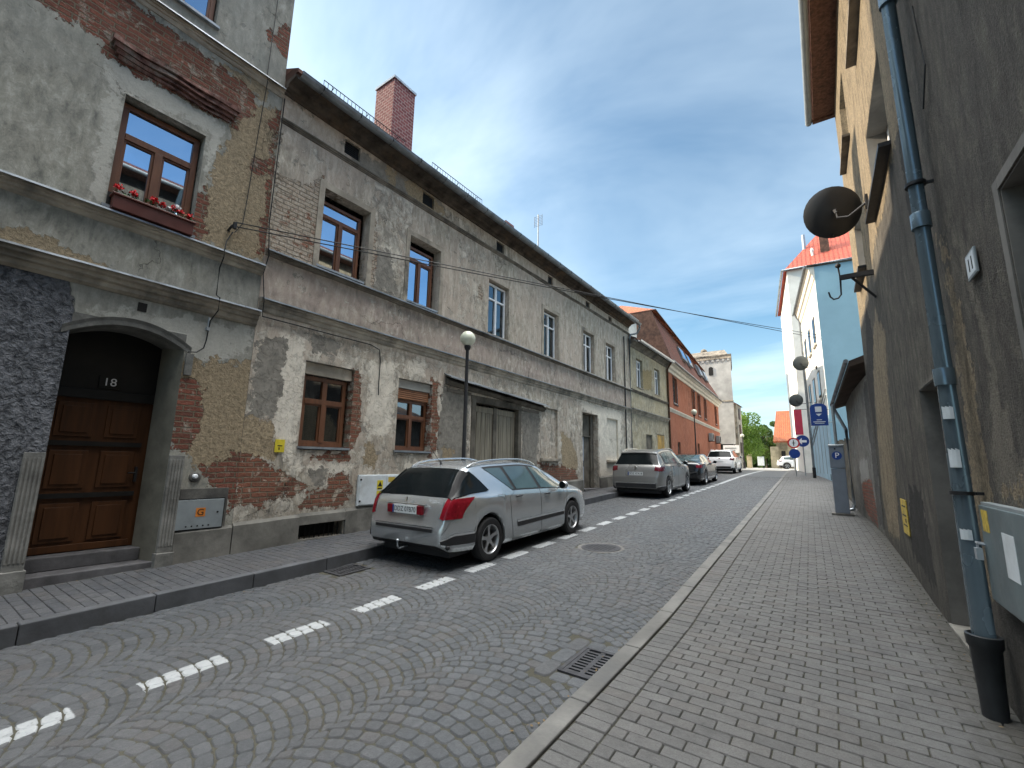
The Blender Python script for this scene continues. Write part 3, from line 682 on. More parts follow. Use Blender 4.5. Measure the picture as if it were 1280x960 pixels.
# upper windows: reveals set back, white pvc or brown
for i,(a,b_) in enumerate(PW):
    if i<2: window(B,FL,a+.02,b_-.10,5.24,6.62,-.16,'wood_brown','tee',tr=.22,sill=.02,ft=.06)
    else: window(B,FL,a+.03,b_-.03,5.20,6.74,-.13,'pvc','pvc',glass='glass_dark',tr=.30,sill=.03,curtain=(i%2==0),ft=.06)
    m=MB(FL);m.box(a-.11,a-.001,0,.014,5.14,6.9);m.box(b_+.001,b_+.11,0,.014,5.14,6.9);m.box(a,b_,0,.0135,6.782,6.9)
    if i in(0,1,3,4,5): m.build('architrave',MAT['moulding'],B)
for (a,b_),i in zip(VN,range(9)):
    z=7.73;m=MB(FL);m.box(a,b_,-.1,-.06,z,z+.34)
    for k in range(7): m.box(a+.02,b_-.02,-.06,-.035,z+.02+k*.042,z+.04+k*.042)
    m.build('attic_vent',MAT['wood_black'] if i!=2 else MAT['wood_black'],B)
# ground-floor windows
window(B,FL,4.24,5.14,1.92,3.18,-.14,'wood_brown','cross',glass='glass_dark',tr=.36,sill=.03,ft=.075,curtain=False)
m=MB(FL);m.box(4.21,5.19,-.19,-.07,3.2,3.41);m.build('shutter_box',MAT['moulding'],B)
window(B,FL,6.33,7.26,1.92,3.02,-.14,'wood_brown','cross',glass='glass_dark',tr=.34,sill=.03,ft=.065,curtain=False)
m=MB(FL)
for k in range(5): m.prof(6.34,7.26,[(-.13,3.02+k*.045),(-.085,3.026+k*.045),(-.08,3.045+k*.045),(-.085,3.062+k*.045),(-.13,3.063+k*.045)])
m.build('roller_shutter',MAT['shutter'],B)
m=MB(FL);m.box(6.31,7.29,-.19,-.06,3.255,3.44);m.build('shutter_box',MAT['pvc'] if 0 else MAT['architrave'] if 'architrave' in MAT else bpy.data.materials['pale_render_surround'],B)
# gate
m=MB(FL);m.box(8.7,8.86,-.2,.03,PAV(9),3.30);m.box(10.8,10.95,-.2,.03,PAV(10),3.30);m.box(8.68,10.97,-.22,.02,3.22,3.40);m.build('gate_frame',MAT['wood_greydk'],B,bevel=.01)
for j,(ua,ub) in enumerate(((8.86,9.82),(9.84,10.8))):
    m=MB(FL);n=5;zb=PAV(9.8)+.05
    for k in range(n):
        a=ua+(ub-ua)*k/n;b2=ua+(ub-ua)*(k+1)/n;dz=random.uniform(-.02,.02)
        m.box(a+.009,b2-.009,-.16,-.115+random.uniform(-.006,.006),zb+dz+.02,3.0)
    m.box(ua,ub,-.17,-.10,3.0,3.16);m.box(ua,ub,-.18,-.14,zb+.05,3.1)
    gl=m.build('gate_leaf',MAT['wood_grey'],B,bevel=.004)
    if j==0:
        k=MB(FL);k.box(9.74,9.88,-.115,-.08,zb,3.19);k.build('cover_strip',MAT['wood_greydk'],gl)
        k=MB(FL);k.box(9.66,9.72,-.11,-.07,1.45,1.6);k.tube([(9.69,-.07,1.5),(9.69,-.03,1.52),(9.69,-.03,1.6)],.01,5);k.build('gate_latch',MAT['iron'],gl)
# sheet-metal canopy over gate on a timber beam
m=MB(FL);m.prof(7.72,12.2,[(-.02,3.52),(.06,3.52),(.13,3.60),(.0,3.72),(-.02,3.72)],-.045,.012,.14);m.build('gate_lintel',MAT['wood_greydk'],B)
m=MB(FL);m.prof(7.66,12.25,[(-.02,3.80),(.24,3.68),(.25,3.655),(.235,3.66),(-.02,3.78)],-.045,.010,.16);m.build('gate_canopy',MAT['gutter'],B)
for ua,ub in((7.78,8.66),(11.0,11.95)):
    m=MB(FL);m.box(ua,ub,0,.018,3.36 if ua<9 else 3.22,3.44 if ua<9 else 3.30);m.build('lintel_band',MAT['moulding_dk'],B)
# niches
for a,b_,z in((12.05,13.2,1.86),(17.12,18.42,1.87)):
    m=MB(FL);m.box(a,b_,-.02,.10,z-.09,z-.002);m.build('sill',MAT['moulding'],B,bevel=.01)
# tall side door in its recess
m=MB(FL);m.box(15.02,15.62,-.33,-.27,.72,2.72);dr=m.build('door',MAT['door_blue'],B,bevel=.005)
m=MB(FL);m.box(15.50,15.56,-.27,-.25,1.6,1.82);m.tube([(15.53,-.25,1.75),(15.43,-.22,1.75)],.012,6);m.build('door_handle',MAT['iron'],dr)
m=MB(FL);m.box(15.02,16.33,-.335,-.27,2.76,3.58);m.box(15.02,16.33,-.335,-.22,2.72,2.78);m.box(15.64,16.33,-.335,-.28,.72,2.72);m.box(16.1,16.33,-.28,-.2,.72,3.58);m.build('door_surround',MAT['wood_greydk'],B,bevel=.006)
m=MB(FL);m.box(14.98,16.37,-.33,.08,PAV(15.6)-.1,PAV(15.6)+.06);m.build('doorstep',MAT['stone_step'],B,bevel=.01)
# plinth with grating opening
m=MB(FL)
for ua,ub in((B0+.012,4.33),(5.22,8.66),(11.0,14.96),(16.4,B1)):
    m.prof(ua,ub,[(-.02,PAV(ua)-.15),(.05,PAV(ua)-.15),(.045,PAV(ua)+.40),(.0,PAV(ua)+.45),(-.02,PAV(ua)+.45)],.037,.01,.12)
m.box(4.33,5.22,-.02,.045,PAV(4.8)-.1,.36);m.prof(4.33,5.22,[(-.02,.60),(.045,.60),(.04,.74),(0,.79),(-.02,.79)],.02)
m.parts('plinth',MAT['plinth'],B)
m=MB(FL);m.box(4.34,5.21,-.3,-.28,.3,.6);
for k in range(9): m.box(4.4+k*.09,4.412+k*.09,-.05,-.035,.36,.6)
m.build('cellar_grille',MAT['black'],B)
# chimney
CH=(-9.0,6.81)
m=MB();m.box(-9.78,-9.0,6.81,7.56,9.3,12.12);ch=m.build('chimney',MAT['chimney'],B)
m=MB();m.box(-9.81,-8.97,6.78,7.59,12.12,12.19);m.build('chimney_cap',MAT['pipe_pale'],ch)
m=MB();m.box(-9.6,-9.0,12.1,12.6,9.3,10.4);ch2=m.build('chimney',MAT['chimney'],B)
# downpipes at the junction with the lower house
m=MB(FL);m.tube([(20.25,.43,8.28),(20.25,.43,8.1),(20.2,.3,7.85),(19.9,.09,7.75),(19.82,.07,7.5),(19.82,.07,.95)],.05,8);m.build('downpipe',MAT['gutter'],B)
m=MB(FL);m.tube([(19.2,.05,7.5),(19.2,.05,1.2)],.028,6);m.build('downpipe',MAT['iron'],B)

# ================================================================== LOWER HOUSE
Ch=thing('row_house','lower ochre-grey house with two white upper windows between the long house and the orange building','house',(-7.45,22.9,PAV(22.9)))
C0,C1=19.955,25.8
holes=[(20.85,21.75,5.38,6.84,.22),(23.6,24.5,5.38,6.84,.22),(21.95,22.9,1.1,3.2,.1,True),(23.7,24.9,1.9,3.3,.08,True)]
wall_grid('wall',FL,MAT['plaster_C'],Ch,C0,C1,.5,7.62,holes,dict(tan=C_tan,brk=C_brk),step=.09,gfun=PAV,damp=lambda u,z:max(0,min(1,max(1-(z-1.2)/.7,(z-7.2)/.4 if z>7.2 else 0,1-abs(z-4.0)/.25)))*.6,peel=lambda u,z:.8 if z<4.2 else .5,lime=lambda u,z:.5)
b=MB(FL);b.box(C0+.004,C1,-9,-1.0,-.2,7.58);b.box(C1-.05,C1,-1,-.02,.5,7.58);b.build('side_wall',MAT['plaster_C'],Ch)
r=MB(FL);r.prof(C0+.15,C1+.02,[(.3,7.56),(.3,7.64),(-3.6,9.5),(-7.6,7.64),(-7.6,7.56)]);r.build('roof',MAT['tiles_dk'],Ch)
g=MB(FL);g.prof(C0+.4,C1+.1,[(.38+a,7.56+b_) for a,b_ in((-.08,.03),(-.07,-.05),(0,-.085),(.07,-.05),(.09,.03),(.07,.03),(.055,-.03),(0,-.06),(-.055,-.03),(-.06,.03))]);g.build('gutter',MAT['pipe_pale'],Ch)
c=MB(FL);c.prof(C0,C1,[(-.02,7.25),(.03,7.25),(.08,7.33),(.2,7.42),(.28,7.46),(.28,7.56),(-.02,7.56)]);c.build('eaves_cornice',MAT['moulding_dk'],Ch)
m=MB(FL);m.box(20.4,21.5,-1.6,-.15,7.9,8.85);dm=m.build('dormer',MAT['white_wall'],Ch)
m=MB(FL);m.box(20.3,21.6,-1.7,-.05,8.85,8.95);m.build('dormer_roof',MAT['gutter'],dm)
for a in(20.85,23.6): window(Ch,FL,a+.03,a+.87,5.42,6.8,-.12,'pvc','pvc',glass='glass_dark',tr=.3,sill=.03,curtain=False)
ledge(Ch,FL,C0,C1,5.2,.13,.09,.0,None,mat='moulding_dk');ledge(Ch,FL,C0,C1,4.28,.22,.11,0,'gutter')
m=MB(FL);m.box(23.72,24.88,-.07,-.03,1.92,3.28)
for k in range(5): m.box(23.75+k*.24,23.75+k*.24+.2,-.03,-.012,1.94,3.26)
m.build('boarded_window',simple('ochre_boards',(.42,.27,.09),.8,0,.4,3,.3,.2,(.25,.2,.12)),Ch)
m=MB(FL);m.box(22.0,22.85,-.09,-.05,1.1,3.15);m.build('blocked_door',MAT['wood_greydk'],Ch)
m=MB(FL);m.tube([(25.6,.38,7.52),(25.72,.12,7.2),(25.74,.08,7.1),(25.74,.08,1.2)],.05,8);m.build('downpipe',MAT['rust'],Ch)

# ================================================================== ORANGE BUILDING
FD=Frame((-7.45,25.86),(-.95,19.14))
D=thing('long_building','long orange-rendered building with a steep red tiled roof and roof windows','building',FD(9,0,PAV(35)))
DW=[1.45,7.0,9.1,11.7,17.0]
holes=[(a,a+.9,5.4,6.95,.16) for a in DW]+[(2.0,2.75,2.1,3.1,.15),(8.2,9.0,2.2,3.3,.15)]
wall_grid('wall',FD,MAT['orange_wall'],D,0,19.3,.6,7.6,holes,{},step=.12,gfun=lambda u:PAV(25.86+u)-.1,damp=lambda u,z:max(0,min(1,1-(z-1.4)/.6))*.4,peel=lambda u,z:.2)
b=MB(FD);b.box(0.01,19.3,-9,-.8,0,7.6);b.box(19.2,19.3,-.8,-.01,0,7.6);b.build('side_wall',MAT['orange_wall'],D)
for a in DW: window(D,FD,a+.02,a+.88,5.42,6.93,-.1,'wood_greydk','pvc',glass='glass_dark',tr=.35,sill=.03,curtain=False)
for a,b_ in((2.0,2.75),(8.2,9.0)): window(D,FD,a+.02,b_-.02,2.12 if a<3 else 2.22,3.08 if a<3 else 3.28,-.1,'wood_greydk','pvc',glass='glass_dark',tr=.35,sill=.03,curtain=False)
for a in DW:
    m=MB(FD);m.box(a-.1,a-.002,0,.03,5.35,7.02);m.box(a+.902,a+1.0,0,.03,5.35,7.02);m.box(a,a+.9,0,.029,6.952,7.05);m.box(a-.13,a+1.03,0,.06,5.28,5.348);m.build('architrave',bpy.data.materials['orange_render'],D)
ledge(D,FD,0,19.3,4.98,.22,.08,0,None,mat='cream_trim',jit=0)
c=MB(FD);c.prof(0,19.4,[(-.02,7.1),(.04,7.1),(.06,7.25),(.16,7.32),(.2,7.45),(.34,7.52),(.36,7.62),(-.02,7.62)]);c.build('eaves_cornice',MAT['cream_trim'],D)
g=MB(FD);g.tube([(-.1,.42,7.62),(19.4,.42,7.62)],.06,8);g.build('gutter',MAT['gutter'],D)
# mansard: steep lower slope, flat upper hip
r=MB(FD);r.add([(0,.34,7.62),(19.35,.34,7.62),(17.8,-1.05,10.35),(0.15,-.75,10.85),(0,-8.6,7.62),(19.35,-8.6,7.62),(17.8,-7.4,10.35),(.15,-7.4,10.85)],
      [(0,1,2,3),(1,5,6,2),(5,4,7,6),(4,0,3,7)]);rf=r.build('roof',MAT['tiles_red'],D)
r=MB(FD);r.add([(.0,-.55,10.80),(.0,-8.0,10.80),(17.9,-7.6,10.30),(17.9,-.85,10.30),(4.6,-4.1,13.2),(12.5,-4.1,12.7),(.0,-.55,10.9),(.0,-8.0,10.9),(17.9,-7.6,10.40),(17.9,-.85,10.40)],
      [(0,1,2,3),(6,7,4),(7,8,5,4),(8,9,5),(9,6,4,5),(0,1,7,6),(1,2,8,7),(2,3,9,8),(3,0,6,9)]);r.build('upper_roof',MAT['tiles_orange'],D)
m=MB(FD);m.tube([(0,-.5,10.86),(17.9,-.8,10.36)],.05,6);m.tube([(0,-.5,10.86),(0,-8,10.86)],.05,6);m.parts('eaves_edge',MAT['tiles_dk'],D)
m=MB(FD);m.box(-.06,.0,-8.4,.0,7.0,7.6);m.add([(-.05,.3,7.6),(-.05,-8.6,7.6),(-.05,-7.4,10.8),(-.05,-.72,10.8),(.14,.3,7.6),(.14,-8.6,7.6),(.14,-7.4,10.8),(.14,-.72,10.8)],[(0,1,2,3),(4,5,6,7),(0,1,5,4),(3,0,4,7),(2,3,7,6)]);m.build('gable',MAT['dkbrick'],D)
for uu,ln in((5.2,1.5),(7.6,1.1),(11.6,1.4),(14.3,1.2)):
    # roof windows lie in the steep slope
    def S(u,t,o=.0):
        k=1.09+.0145*u*0; w=.34-1.12*t; z=7.62+3.0*t
        return (u,w+o*.94,z+o*.35)
    m=MB(FD)
    q=[S(uu,.42,.06),S(uu+ln,.42,.06),S(uu+ln,.72,.06),S(uu,.72,.06)];q2=[S(uu,.42,-.1),S(uu+ln,.42,-.1),S(uu+ln,.72,-.1),S(uu,.72,-.1)]
    m.add(q+q2,[(0,1,2,3),(0,1,5,4),(1,2,6,5),(2,3,7,6),(3,0,4,7)]);sk=m.build('skylight',MAT['gutter'],rf)
m=MB(FD)
for uu,ln in((5.2,1.5),(7.6,1.1),(11.6,1.4),(14.3,1.2)):
    q=[(uu+.08,.45),(uu+ln-.08,.45),(uu+ln-.08,.69),(uu+.08,.69)]
    pts=[(u,.34-1.12*t+.07*.94,7.62+3.0*t+.03) for u,t in q];m.add(pts,[(0,1,2,3)])
m.parts('skylight_glass',MAT['glass'],rf)
for u,l in((12.6,'grey air-conditioning unit on the orange wall below its ledge, nearer of two'),(16.3,'grey air-conditioning unit on the orange wall below its ledge, farther of two')):
    t=thing('air_conditioner',l,'air conditioner',FD(u+.4,.2,3.7),'air-conditioning units on the orange wall')
    m=MB(FD);m.box(u,u+.8,.08,.38,3.7,4.3);m.build('casing',MAT['galv'],t,bevel=.01)
    m=MB(FD);m.lathe((u+.32,.385,4.0),[(.0001,0),(.24,0),(.24,.01),(.0001,.012)],20,'y');m.build('fan_grille',MAT['black'],t)
    m=MB(FD);m.tube([(u+.1,.0,3.66),(u+.1,.38,3.68)],.02,5);m.tube([(u+.7,.0,3.66),(u+.7,.38,3.68)],.02,5);m.parts('bracket',MAT['iron'],t)
# ================================================================== RIGHT-HAND ROUGHCAST HOUSE
FI=Frame((.86,0),(-.0148,1)).flip()
I=thing('roughcast_house','tall dark roughcast house filling the right edge, its upper wall tan in the sun','house',FI(5,0,gz(5)))
I_pale=[[(2.0,1.85),(3.3,1.9),(3.45,1.6),(2.0,1.55)],[(4.16,3.3),(3.97,3.19),(3.78,2.67),(3.66,2.17),(3.6,1.79),(3.38,1.51),(4.0,1.6),(3.92,1.97),(3.76,2.24),(3.86,2.71)]]
I_tan_sunlit=[[(4.75,5.0),(6.5,4.9),(9,4.75),(11.7,4.55),(11.7,10.2),(4.9,10.2)],[(8.8,4.23),(8.0,3.6),(8.4,2.81),(8.55,2.0),(9.4,0.61),(10.83,0.49),(11.2,1.2),(10.2,3.42)],[(4.49,3.51),(4.2,3.32),(4.13,2.7),(4.18,1.64),(4.47,0.81),(4.72,0.85),(4.54,1.86),(4.46,2.89)],[(3.9,1.6),(3.2,1.7),(2.5,2.0),(2.3,1.6),(3.0,1.52)]]  # first outline colours the sunlit area above the eaves shadow; others are bare undercoat
I_cem=[[(4.9,6.5),(5.3,6.5),(5.2,2.6),(4.8,2.6)],[(6.9,1.4),(7.6,1.5),(8.2,.6),(6.6,.5)],[(9.2,3.6),(10.5,3.2),(11.3,2.0),(11.4,3.6),(10,4.6)]]
holes=[(4.9,6.1,.26,2.5,.34,True),(2.1,3.15,1.85,3.13,.3),(5.75,7.4,5.1,6.27,.32),(9.3,10.4,5.1,6.27,.3),(5.75,7.4,7.6,8.95,.32),(9.3,10.4,7.6,8.95,.3),(-3,-1.8,1.8,3.1,.3),(1.6,2.9,5.1,6.27,.3),(1.6,2.9,7.6,8.95,.3),(-3,-1.8,5.1,6.27,.3)]
def dampI(u,z):
    v=max(0,1-(z-gz(u))/.55)
    if 8.3<u<9.6: v=max(v,max(0,1-abs(z-1.2)/2)*max(0,1-abs(u-8.9)/.5))
    if 10.4<u<11.6: v=max(v,.5*max(0,1-(z-.5)/4))
    return min(1,v)*.8
wall_grid('wall',FI,MAT['plaster_I'],I,-13,11.55,.0,9.9,holes,dict(tan=I_tan_sunlit,cem=I_cem,pale=I_pale),step=.05,fine=(1.8,11.55),gfun=lambda u:gz(u)-.02,damp=dampI,peel=lambda u,z:.5 if u>7 and z<5 else .2)
b=MB(FI);b.box(-13,11.54,-8,-1.0,-.3,9.9);b.box(11.49,11.545,-1.0,-.03,.2,9.85);b.build('side_wall',MAT['plaster_I'],I)
r=MB(FI);r.prof(-13.1,11.75,[(.42,9.82),(.42,9.92),(-4,12.1),(-8.4,9.92),(-8.4,9.82)]);r.build('roof',MAT['tiles_red'],I)
m=MB(FI);m.box(-13,11.7,0,.40,9.74,9.80);m.box(11.62,11.72,-3.9,.42,9.70,9.9);m.build('soffit',simple('soffit_boards',(.16,.085,.06),.85,0,.4,3,.3,.15,(.07,.045,.035),stretch=(6,6,1)),I)
g=MB(FI);R=.07;pr=[(.49+R*math.cos(a),9.78+R*math.sin(a)) for a in np.linspace(math.pi,2*math.pi,9)]+[(.49+R-.008,9.78),(.49,9.78-R+.008),(.49-R+.008,9.78)]
g.prof(-13,11.75,pr);g.build('gutter',MAT['galv'],I)
for (u0,u1,z0,z1,dp,*_) in holes[2:6]+holes[7:9]:
    window(I,FI,u0+.03,u1-.03,z0+.05,z1-.03,-.22,'pvc','pvc',glass='glass',tr=.3,curtain=True)
    m=MB(FI);m.box(u0-.08,u1+.12,-.28,.11,z0-.05,z0-.004);m.build('sill',MAT['iron'] if z0<6 else MAT['moulding_dk'],I)
window(I,FI,2.13,3.12,1.9,3.1,-.24,'wood_greydk','cross',glass='glass_dark',tr=.3,curtain=False)
def lining(u0,u1,z0,z1,dp):
    m=MB(FI);m.box(u1-.012,u1-.002,-dp,-.003,z0,z1);m.box(u0+.002,u0+.012,-dp,-.003,z0,z1);m.box(u0+.013,u1-.013,-dp,-.004,z1-.012,z1-.002);m.build('lining',MAT['lining'],I)
lining(2.1,3.15,1.85,3.13,.3);lining(4.9,6.1,.29,2.5,.33);lining(5.75,7.4,5.1,6.27,.3);lining(9.3,10.4,5.1,6.27,.3)
m=MB(FI);m.box(3.152,3.22,-.002,.006,1.9,3.19);m.box(2.0,3.15,-.002,.0058,3.132,3.19);m.build('architrave',MAT['lining'],I)
m=MB(FI);m.box(4.95,6.05,-.335,-.28,.3,2.46);
for k in range(3): m.box(5.05+k*.34,5.05+k*.34+.26,-.28,-.262,.45,2.3)
m.build('door',simple('dull_brown_door',(.12,.105,.09),.8,0,.3,3,.3,.2),I)
m=MB(FI);m.box(4.88,6.12,-.33,.02,gz(5.5)-.05,.285);m.build('doorstep',MAT['plinth'],I,bevel=.008)
# rainwater pipe with cast-iron shoe
pu,pw=4.32,.105
m=MB(FI);m.tube([(pu,pw,.62),(pu,pw,9.2),(pu,.3,9.5),(pu,.47,9.74)],.058,20);dp=m.build('downpipe',MAT['pipe'],I)
m=MB(FI)
for z in(2.35,3.55,5.55,7.6): m.lathe((pu,pw,z),[(.0585,-.06),(.0605,-.06),(.0605,.055),(.0585,.06)],20)
m.parts('pipe_socket',MAT['pipe'],dp)
m=MB(FI);m.lathe((pu,pw,0),[(.0001,.1),(.062,.1),(.068,.35),(.078,.58),(.09,.60),(.092,.66),(.078,.665),(.066,.64),(.0001,.64)],20);m.build('pipe_shoe',simple('dark_shoe_pipe',(.028,.030,.032),.45,.2,.3,6,.1,.4),dp)
for z in(1.55,3.85,6.1):
    m=MB(FI);m.lathe((pu,pw,z),[(.0585,-.012),(.065,-.012),(.065,.012),(.0585,.012)],20);m.box(pu-.01,pu+.01,-.02,pw-.055,z-.01,z+.01);m.build('pipe_clip',MAT['iron'],dp)
for z,a,s in((2.05,.45,.09),(1.72,.3,.13),(1.25,.35,.07)):
    m=MB(FI);n=3
    for i in range(n):
        t0=math.pi*(.95+.11*i);t1=math.pi*(.95+.11*(i+1))
        m.add([(pu+.0595*math.cos(t0),pw-.0595*math.sin(t0),z),(pu+.0595*math.cos(t1),pw-.0595*math.sin(t1),z),(pu+.0595*math.cos(t1),pw-.0595*math.sin(t1),z+s),(pu+.0595*math.cos(t0),pw-.0595*math.sin(t0),z+s*.9)],[(0,1,2,3)])
    m.build('torn_sticker',MAT['white_box'],dp)
m=MB(FI);m.tube([(4.1,.012,5.2),(4.0,.014,4.6),(4.15,.03,4.35)],.006,5);m.build('loose_cable',MAT['cable'],I)
# electricity cupboard
t=thing('electric_cupboard','grey-green metal cupboard door with worn yellow sticker and padlock, right of the big downpipe','electric cupboard',FI(3.6,.05,.95))
m=MB(FI);m.box(2.9,4.19,.0,.05,.90,1.505);m.build('casing',MAT['galv'],t,bevel=.004)
m=MB(FI);m.box(2.92,4.16,.05,.068,.92,1.485);dr=m.build('door',simple('greenish_steel_door',(.15,.19,.20),.45,.4,.2,5,.1,.4,(.13,.15,.155)),t,bevel=.005)
m=MB(FI);m.box(3.98,4.11,.068,.070,1.33,1.46);m.build('sticker',MAT['yellow_dirty'],dr)
m=MB(FI);m.box(3.55,3.75,.068,.070,1.12,1.36);m.build('sticker',MAT['white_box'],dr)
m=MB(FI);m.tube([(4.13,.06,1.24),(4.13,.10,1.25),(4.18,.10,1.25),(4.19,.03,1.24)],.008,6);m.box(4.12,4.175,.085,.115,1.15,1.22);m.tube([(4.13,.1,1.21),(4.13,.1,1.25),(4.165,.1,1.25),(4.165,.1,1.21)],.005,6);m.build('padlock',MAT['pipe_pale'],dr)
t=thing('number_plaque','small white enamel number plaque on the roughcast right of the downpipe','plaque',FI(3.7,.02,2.94))
m=MB(FI);m.box(3.61,3.80,.01,.022,2.86,3.02);p=m.build('plate',MAT['galv'],t,bevel=.003)
m=MB(FI);m.box(3.625,3.785,.022,.024,2.875,3.005);m.build('face',MAT['white_box'],p)
m=MB(FI);m.box(3.66,3.675,.024,.0255,2.90,2.98);m.box(3.72,3.735,.024,.0255,2.90,2.98);m.build('mark',MAT['black'],p)
t=thing('gas_marker_plate','weathered yellow rectangular plate low on the roughcast wall beyond the doorway','marker plate',FI(8.2,.02,1.05))
m=MB(FI);m.box(7.98,8.5,.008,.02,.84,1.30);p=m.build('plate',MAT['yellow_dirty'],t,bevel=.004)
m=MB(FI)
for zz in(.95,1.08,1.2): m.box(8.06,8.4,.02,.022,zz,zz+.02)
m.box(8.1,8.2,.02,.022,1.0,1.05);m.build('mark',MAT['black'],p)
# iron bracket with hook
t=thing('iron_hook_bracket','black iron bracket with a hanging hook projecting from the right-hand house','bracket',FI(8.4,0,4.6))
m=MB(FI);m.box(8.38,8.44,-.02,.42,4.62,4.69);m.tube([(8.41,.0,4.25),(8.41,.26,4.62)],.02,6);m.build('arm',MAT['iron'],t)
m=MB(FI);m.tube([(8.41,.42,4.82),(8.41,.41,4.6),(8.41,.42,4.38),(8.41,.46,4.33),(8.41,.52,4.32),(8.41,.56,4.37),(8.41,.575,4.45)],.013,6);m.sphere((8.41,.42,4.86),.04,10,6);m.build('hook',MAT['iron'],t)

def dish(name,label,c,r,wallp,face,mat,grp='satellite dishes on the right-hand houses'):
    """c centre; face = direction the bowl looks"""
    t=thing('satellite_dish',label,'satellite dish',wallp,grp)
    n=Vector(face).normalized();M=n.to_track_quat('Z','Y').to_matrix()
    mb=MB();pr=[(.0001,-.001)]
    prof=[(.0001,0.0),(r*.3,.008*r/.4),(r*.6,.03*r/.4),(r*.85,.058*r/.4),(r,.085*r/.4),(r*1.01,.085*r/.4),(r*.86,.045*r/.4),(r*.6,.012*r/.4),(r*.3,-.01*r/.4),(.0001,-.018*r/.4)]
    tmp=MB();tmp.lathe((0,0,0),prof,28)
    vs=[tuple(M@Vector(v)+Vector(c)) for v in tmp.v];mb.v=vs;mb.f=tmp.f;mb.sm=tmp.sm;mb.build('reflector',mat,t)
    C=Vector(c);b=C-n*.06;up=Vector((0,0,1));
    w=Vector(wallp)
    m=MB();m.tube([tuple(C-n*.01),tuple(b),tuple(b-n*.05+Vector((0,0,-.06)))],.028,8);m.tube([tuple(b-n*.04),tuple(b-n*.06+Vector((0,0,-.14))),tuple((b*.6+w*.4)+Vector((0,0,-.16))),tuple(w)],.018,8);m.box(w.x-.03,w.x+.03,w.y-.07,w.y+.07,w.z-.09,w.z+.09);m.build('mount',MAT['iron'],t)
    side=n.cross(up).normalized();dn=side.cross(n).normalized()
    if dn.z>0:dn=-dn
    e=C+dn*r*.95; f=C+n*r*1.1+dn*r*.55
    m=MB();m.tube([tuple(e),tuple(f)],.011,6);m.build('feed_arm',MAT['iron'],t)
    m=MB();m.lathe(tuple(f),[(.0001,-.05),(.03,-.05),(.034,.03),(.02,.05),(.0001,.05)],10);m.build('receiver',MAT['pvc'] if r<.3 else MAT['castiron'],t)
    return t
dkdish=simple('dark_grey_dish',(.020,.022,.026),.5,.1,.15,4,0,.4)
gdish=simple('mid_grey_dish',(.09,.10,.10),.5,.1,.15,4,0,.4)
dish('satellite_dish','large near-black satellite dish on the right-hand roughcast house, nearest of the three',(.34,8.3,5.74),.40,FI(8.0,.0,5.62),(-.25,.93,.30),dkdish)

# ================================================================== LOW SHED
FH=Frame((.69,11.56),(.40-.69,3.94)).flip()
H=thing('shed','low grey plastered outbuilding with a broad dark roof overhang behind the parking meter','outbuilding',FH(2,0,gz(13.5)))
wall_grid('wall',FH,MAT['plaster_H'],H,0,3.95,.2,3.6,[],dict(brk=[[(.9,1.5),(2.4,1.3),(2.6,.7),(.6,.5)]],cem=[[(0,3.5),(.5,3.3),(.6,.6),(0,.5)]],pale=[[(1.2,1.9),(2.4,1.8),(2.5,1.4),(1.1,1.5)]]),step=.07,gfun=lambda u:gz(11.5+u)-.02,damp=lambda u,z:max(0,min(1,1.2-(z-.5)/1.0)),peel=lambda u,z:.7)
b=MB(FH);b.box(0.02,3.94,-5,-.3,.2,3.5);b.box(3.9,3.94,-.3,-.01,.3,3.5);b.build('side_wall',MAT['plaster_H'],H)
r=MB(FH);r.prof(-.0,4.1,[(.0,3.88),(.26,3.80),(.26,3.92),(-.1,4.06),(-5,5.6),(-5.1,5.4),(-5.1,3.5),(-.3,3.5),(-.2,3.9)],-.11);r.build('roof',simple('dark_board_roof',(.07,.05,.04),.8,0,.4,3,.3,.2),H)
g=MB(FH);g.tube([(-.0,.31,3.92),(4.1,.31,3.47)],.045,8);g.build('gutter',MAT['gutter'],H)
m=MB(FH);m.tube([(3.75,.30,3.46),(3.78,.28,3.3),(3.8,.07,2.75),(3.8,.07,.75),(3.8,.09,.64),(3.78,.22,.6)],.04,10);m.build('downpipe',MAT['pipe_pale'],H)
# board fence behind
Fe=thing('board_fence','dark weathered board fence and post between the shed and the blue house','fence',(.35,20,gz(20)))
FF=Frame((.42,15.6),(-.32,9.5)).flip()
m=MB(FF)
for k in range(62): m.box(k*.15,k*.15+.13,-.03,0,gz(15.6+k*.15)-.1,gz(15.6+k*.15)+1.9+random.uniform(-.03,.03))
m.build('boards',MAT['wood_greydk'],Fe)
for u in(.1,3.2,6.3,9.2):
    m=MB(FF);m.box(u,u+.13,-.16,-.031,gz(15.6+u)-.1,gz(15.6+u)+(2.4 if u<1 else 2.0));m.build('post',MAT['wood_greydk'],Fe)

# ================================================================== BLUE HOUSE
G=thing('blue_house','two-tone house, sky-blue end wall and sunlit white street front, beyond the shed','house',(0,27,gz(27)))
FG=Frame((0,27),(-1.05,8.6)).flip()
Ht=12.1
m=MB(FG);m.box(0,8.6,-9,-.0,.6,Ht);w_=m.build('wall',MAT['white_wall'],G)
fb=Frame((.0,27),(1,.122))   # end wall faces -Y
m=MB(fb);m.box(-.005,9,.0,.02,.6,Ht-.02);m.build('end_wall',MAT['blue_wall'],G)
m=MB(FG);m.box(-.0,8.6,.0,.03,.6,4.3);m.build('lower_wall',MAT['ltblue_wall'],G)
m=MB(FG);m.prof(-.03,8.65,[(0,Ht-.75),(.06,Ht-.7),(.12,Ht-.45),(.2,Ht-.4),(.24,Ht-.15),(.34,Ht-.1),(.34,Ht),(0,Ht)]);m.build('eaves_cornice',MAT['cream_trim'],G)
